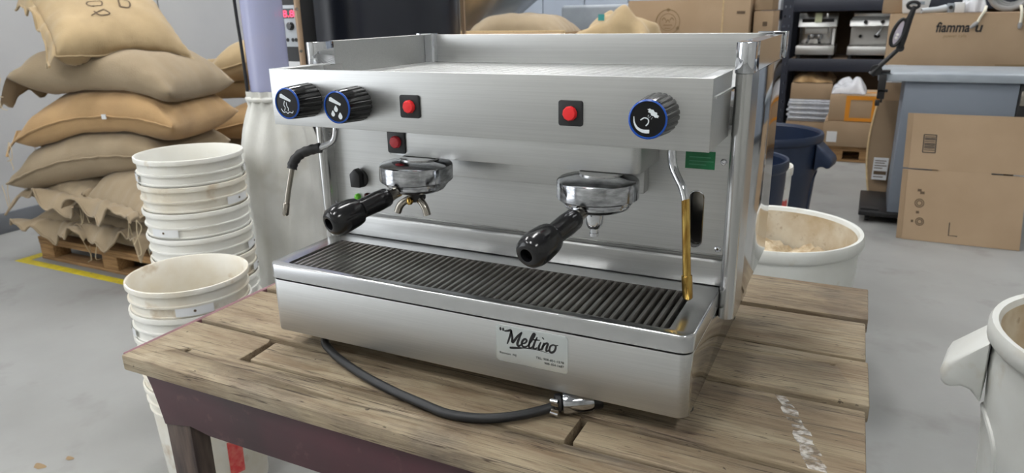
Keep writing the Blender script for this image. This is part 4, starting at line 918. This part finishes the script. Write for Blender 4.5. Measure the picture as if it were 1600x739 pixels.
# printed carton behind the cabinet
carton(.96,1.74,4.64,5.2,.0,.64, 'cardboard box supporting the printed carton behind the grey cabinet', 'card')
fi = carton(.935,1.80,4.62,5.22,.6435,1.222, 'big cardboard carton printed with a dark brand word behind the grey cabinet', 'card_l')
text('fiamma', .085, (1.197,4.6185,1.112), (1,0,0), (0,0,1), 'ink', fi, 'brand_lettering', shear=.12, width=.185, bold=.025)
text('u', .085, (1.408,4.6185,1.112), (1,0,0), (0,0,1), 'ink', fi, 'brand_lettering', shear=.12, bold=.025)
text('power cafe', .03, (1.245,4.6185,1.078), (1,0,0), (0,0,1), 'ink_pale', fi, 'sub_lettering', width=.125)
MB().box(.955,1.065,4.6175,4.6195,.79,.905).build('shipping_label', 'label', fi)
for z in (.885,.872,.858,.84,.82): MB().box(.965,1.05,4.6165,4.6172,z-.003,z+.003).build('label_print', 'ink_soft', fi)
MB().box(1.55,1.72,4.6175,4.6195,.905,.915).build('printed_line', 'ink_pale', fi)
# things on the printed carton
carton(.88,1.0,4.9,5.2,1.226,1.5, 'kraft box on the printed carton near the rack', 'card')
wb = thing('paper_bag', (1.09,4.8,1.2265), 'white paper bag standing on the printed carton', 'bag')
MB().rings([[(1.00,4.74,1.2265),(1.14,4.74,1.2265),(1.14,4.86,1.2265),(1.00,4.86,1.2265)],[(.985,4.72,1.34),(1.16,4.74,1.34),(1.15,4.87,1.34),(1.0,4.88,1.34)],[(1.0,4.78,1.48),(1.15,4.79,1.47),(1.15,4.81,1.47),(1.0,4.80,1.48)]]).build('bag', 'label', wb, bevel=.008)
for z in (1.28, 1.36): MB().box(1.02,1.12,4.725,4.727,z,z+.02).build('print', 'grey_t', wb)
tb = thing('plastic_tube', (1.18,4.70,1.2265), 'pale grey plastic spout lying on the carton edge', 'pipe fitting')
pp = [(1.105,4.658,1.2425),(1.11,4.66,1.243),(1.19,4.69,1.247),(1.24,4.72,1.255)]
MB().tube(pp, [.0155,.016,.018,.024], 16, cap=False).tube(pp, [.0125,.013,.015,.021], 16, cap=False).build('pipe', 'panel_w', tb)
_d = (Vector(pp[1])-Vector(pp[0])).normalized(); MB().lathe([(.0125,-.001),(.0165,-.001),(.0165,.003),(.0125,.003),(.0125,-.001)], pp[0], _d, 18, cap0=False, cap1=False).build('mouth', 'panel_w', tb)
pv = thing('valve_block', (1.28,4.75,1.2265), 'pale boxed valve part on the carton beside the grey spout', 'machine part')
MB().box(1.252,1.285,4.70,4.80,1.2268,1.285).build('valve', 'grey_t', pv, bevel=.004); MB().box(1.29,1.345,4.70,4.80,1.2268,1.29).build('housing', 'label', pv, bevel=.005)
MB().lathe([(.012,0),(.012,.01)], (1.268,4.70,1.26), (0,-1,0), 12).build('knob', 'black_m', pv)
cloth_heap('polythene_bag', (1.405,4.88,1.2265), .13, .26, .17, 'poly', 'clear polythene bag on the carton beside the hose coil', 31, 'plastic bag')
hc = thing('hose_coil', (1.57,4.78,1.2265), 'coil of grey corrugated hose tied with ivory cable ties', 'hose')
for i in range(3):
    R_ = .105-.012*i; MB().tube([(1.575+.012*i+R_*math.cos(2*PI*k/40), 4.72+.045*i, 1.350+R_*math.sin(2*PI*k/40)) for k in range(41)], [.0175 if k % 2 else .0155 for k in range(41)], 10).build('hose_turn', 'hose', hc)
for pts in ([(1.455,4.66,1.262),(1.445,4.612,1.235),(1.428,4.605,1.20),(1.418,4.605,1.17)], [(1.635,4.66,1.262),(1.636,4.612,1.24),(1.640,4.605,1.20),(1.640,4.605,1.165)]):
    MB().tube(smooth_path(pts), .0085, 8).build('cord_end', 'ivory', hc); e = Vector(pts[-1])
    dd = Vector((-.035,0,-.035)) if e.x < 1.5 else Vector((0,0,-.035)); MB().tube([e, e+dd*.4, e+dd], [.010,.013,.008], 8).build('connector', 'hose', hc)
# magnifier lamp arm clamped on the cabinet top
ar = thing('magnifier_arm', (.93,3.93,.80), 'black jointed magnifier lamp arm clamped to the grey cabinet top', 'lamp arm')
MB().box(.905,.945,3.90,3.914,.76,.90).box(.905,.96,3.90,3.95,.9125,.925).box(.905,.96,3.90,3.93,.80,.815).build('clamp', 'black_m', ar, bevel=.003)
MB().tube([(.932,3.912,.74),(.932,3.912,.80)], .006, 8).build('clamp_screw', 'black_m', ar); MB().box(.90,.925,3.90,3.925,.72,.755).build('clamp_foot', 'black_m', ar, bevel=.004)
MB().lathe([(.03,-.012),(.032,-.008),(.032,.008),(.03,.012)], (.885,3.90,.925), (0,1,0), 18).build('joint', 'black_m', ar)
MB().tube([(.86,3.90,.90),(.885,3.90,.93),(.985,3.89,1.045)], [.02,.014,.012], 10).build('lower_arm', 'black_m', ar)
MB().lathe([(.02,-.012),(.022,0),(.02,.012)], (.992,3.89,1.05), (0,1,0), 16).build('joint', 'black_m', ar)
MB().tube([(.992,3.885,1.05),(1.0,3.88,1.10),(1.015,3.875,1.20),(1.035,3.87,1.275)], [.014,.018,.018,.012], 10).build('upper_arm', 'black_m', ar)
mg = MB(); c0 = Vector((.972,3.872,1.135)); ax1 = Vector((.28,0,.96)); ax2 = Vector((.96,0,-.28))
mg.tube([c0+ax1*.075*math.cos(2*PI*i/28)+ax2*.028*math.sin(2*PI*i/28) for i in range(29)], .010, 8); mgo = mg.build('lens_frame', 'black_m', ar)
MB().add([c0+ax1*.066*math.cos(2*PI*i/24)+ax2*.02*math.sin(2*PI*i/24) for i in range(24)], [tuple(range(24))]).build('lens', 'clear', ar)
for q in (-.03, -.012): MB().lathe([(.008,0),(.008,.004),(.002,.006)], c0+ax1*q+ax2*.0, (0,-1,0), 12).build('led_bulb', 'label', ar)
MB().tube([c0+Vector((.055,0,.145))+Vector((.028*math.cos(2*PI*i/20),0,.018*math.sin(2*PI*i/20))) for i in range(21)], .009, 8).build('pull_ring', 'black_m', ar)
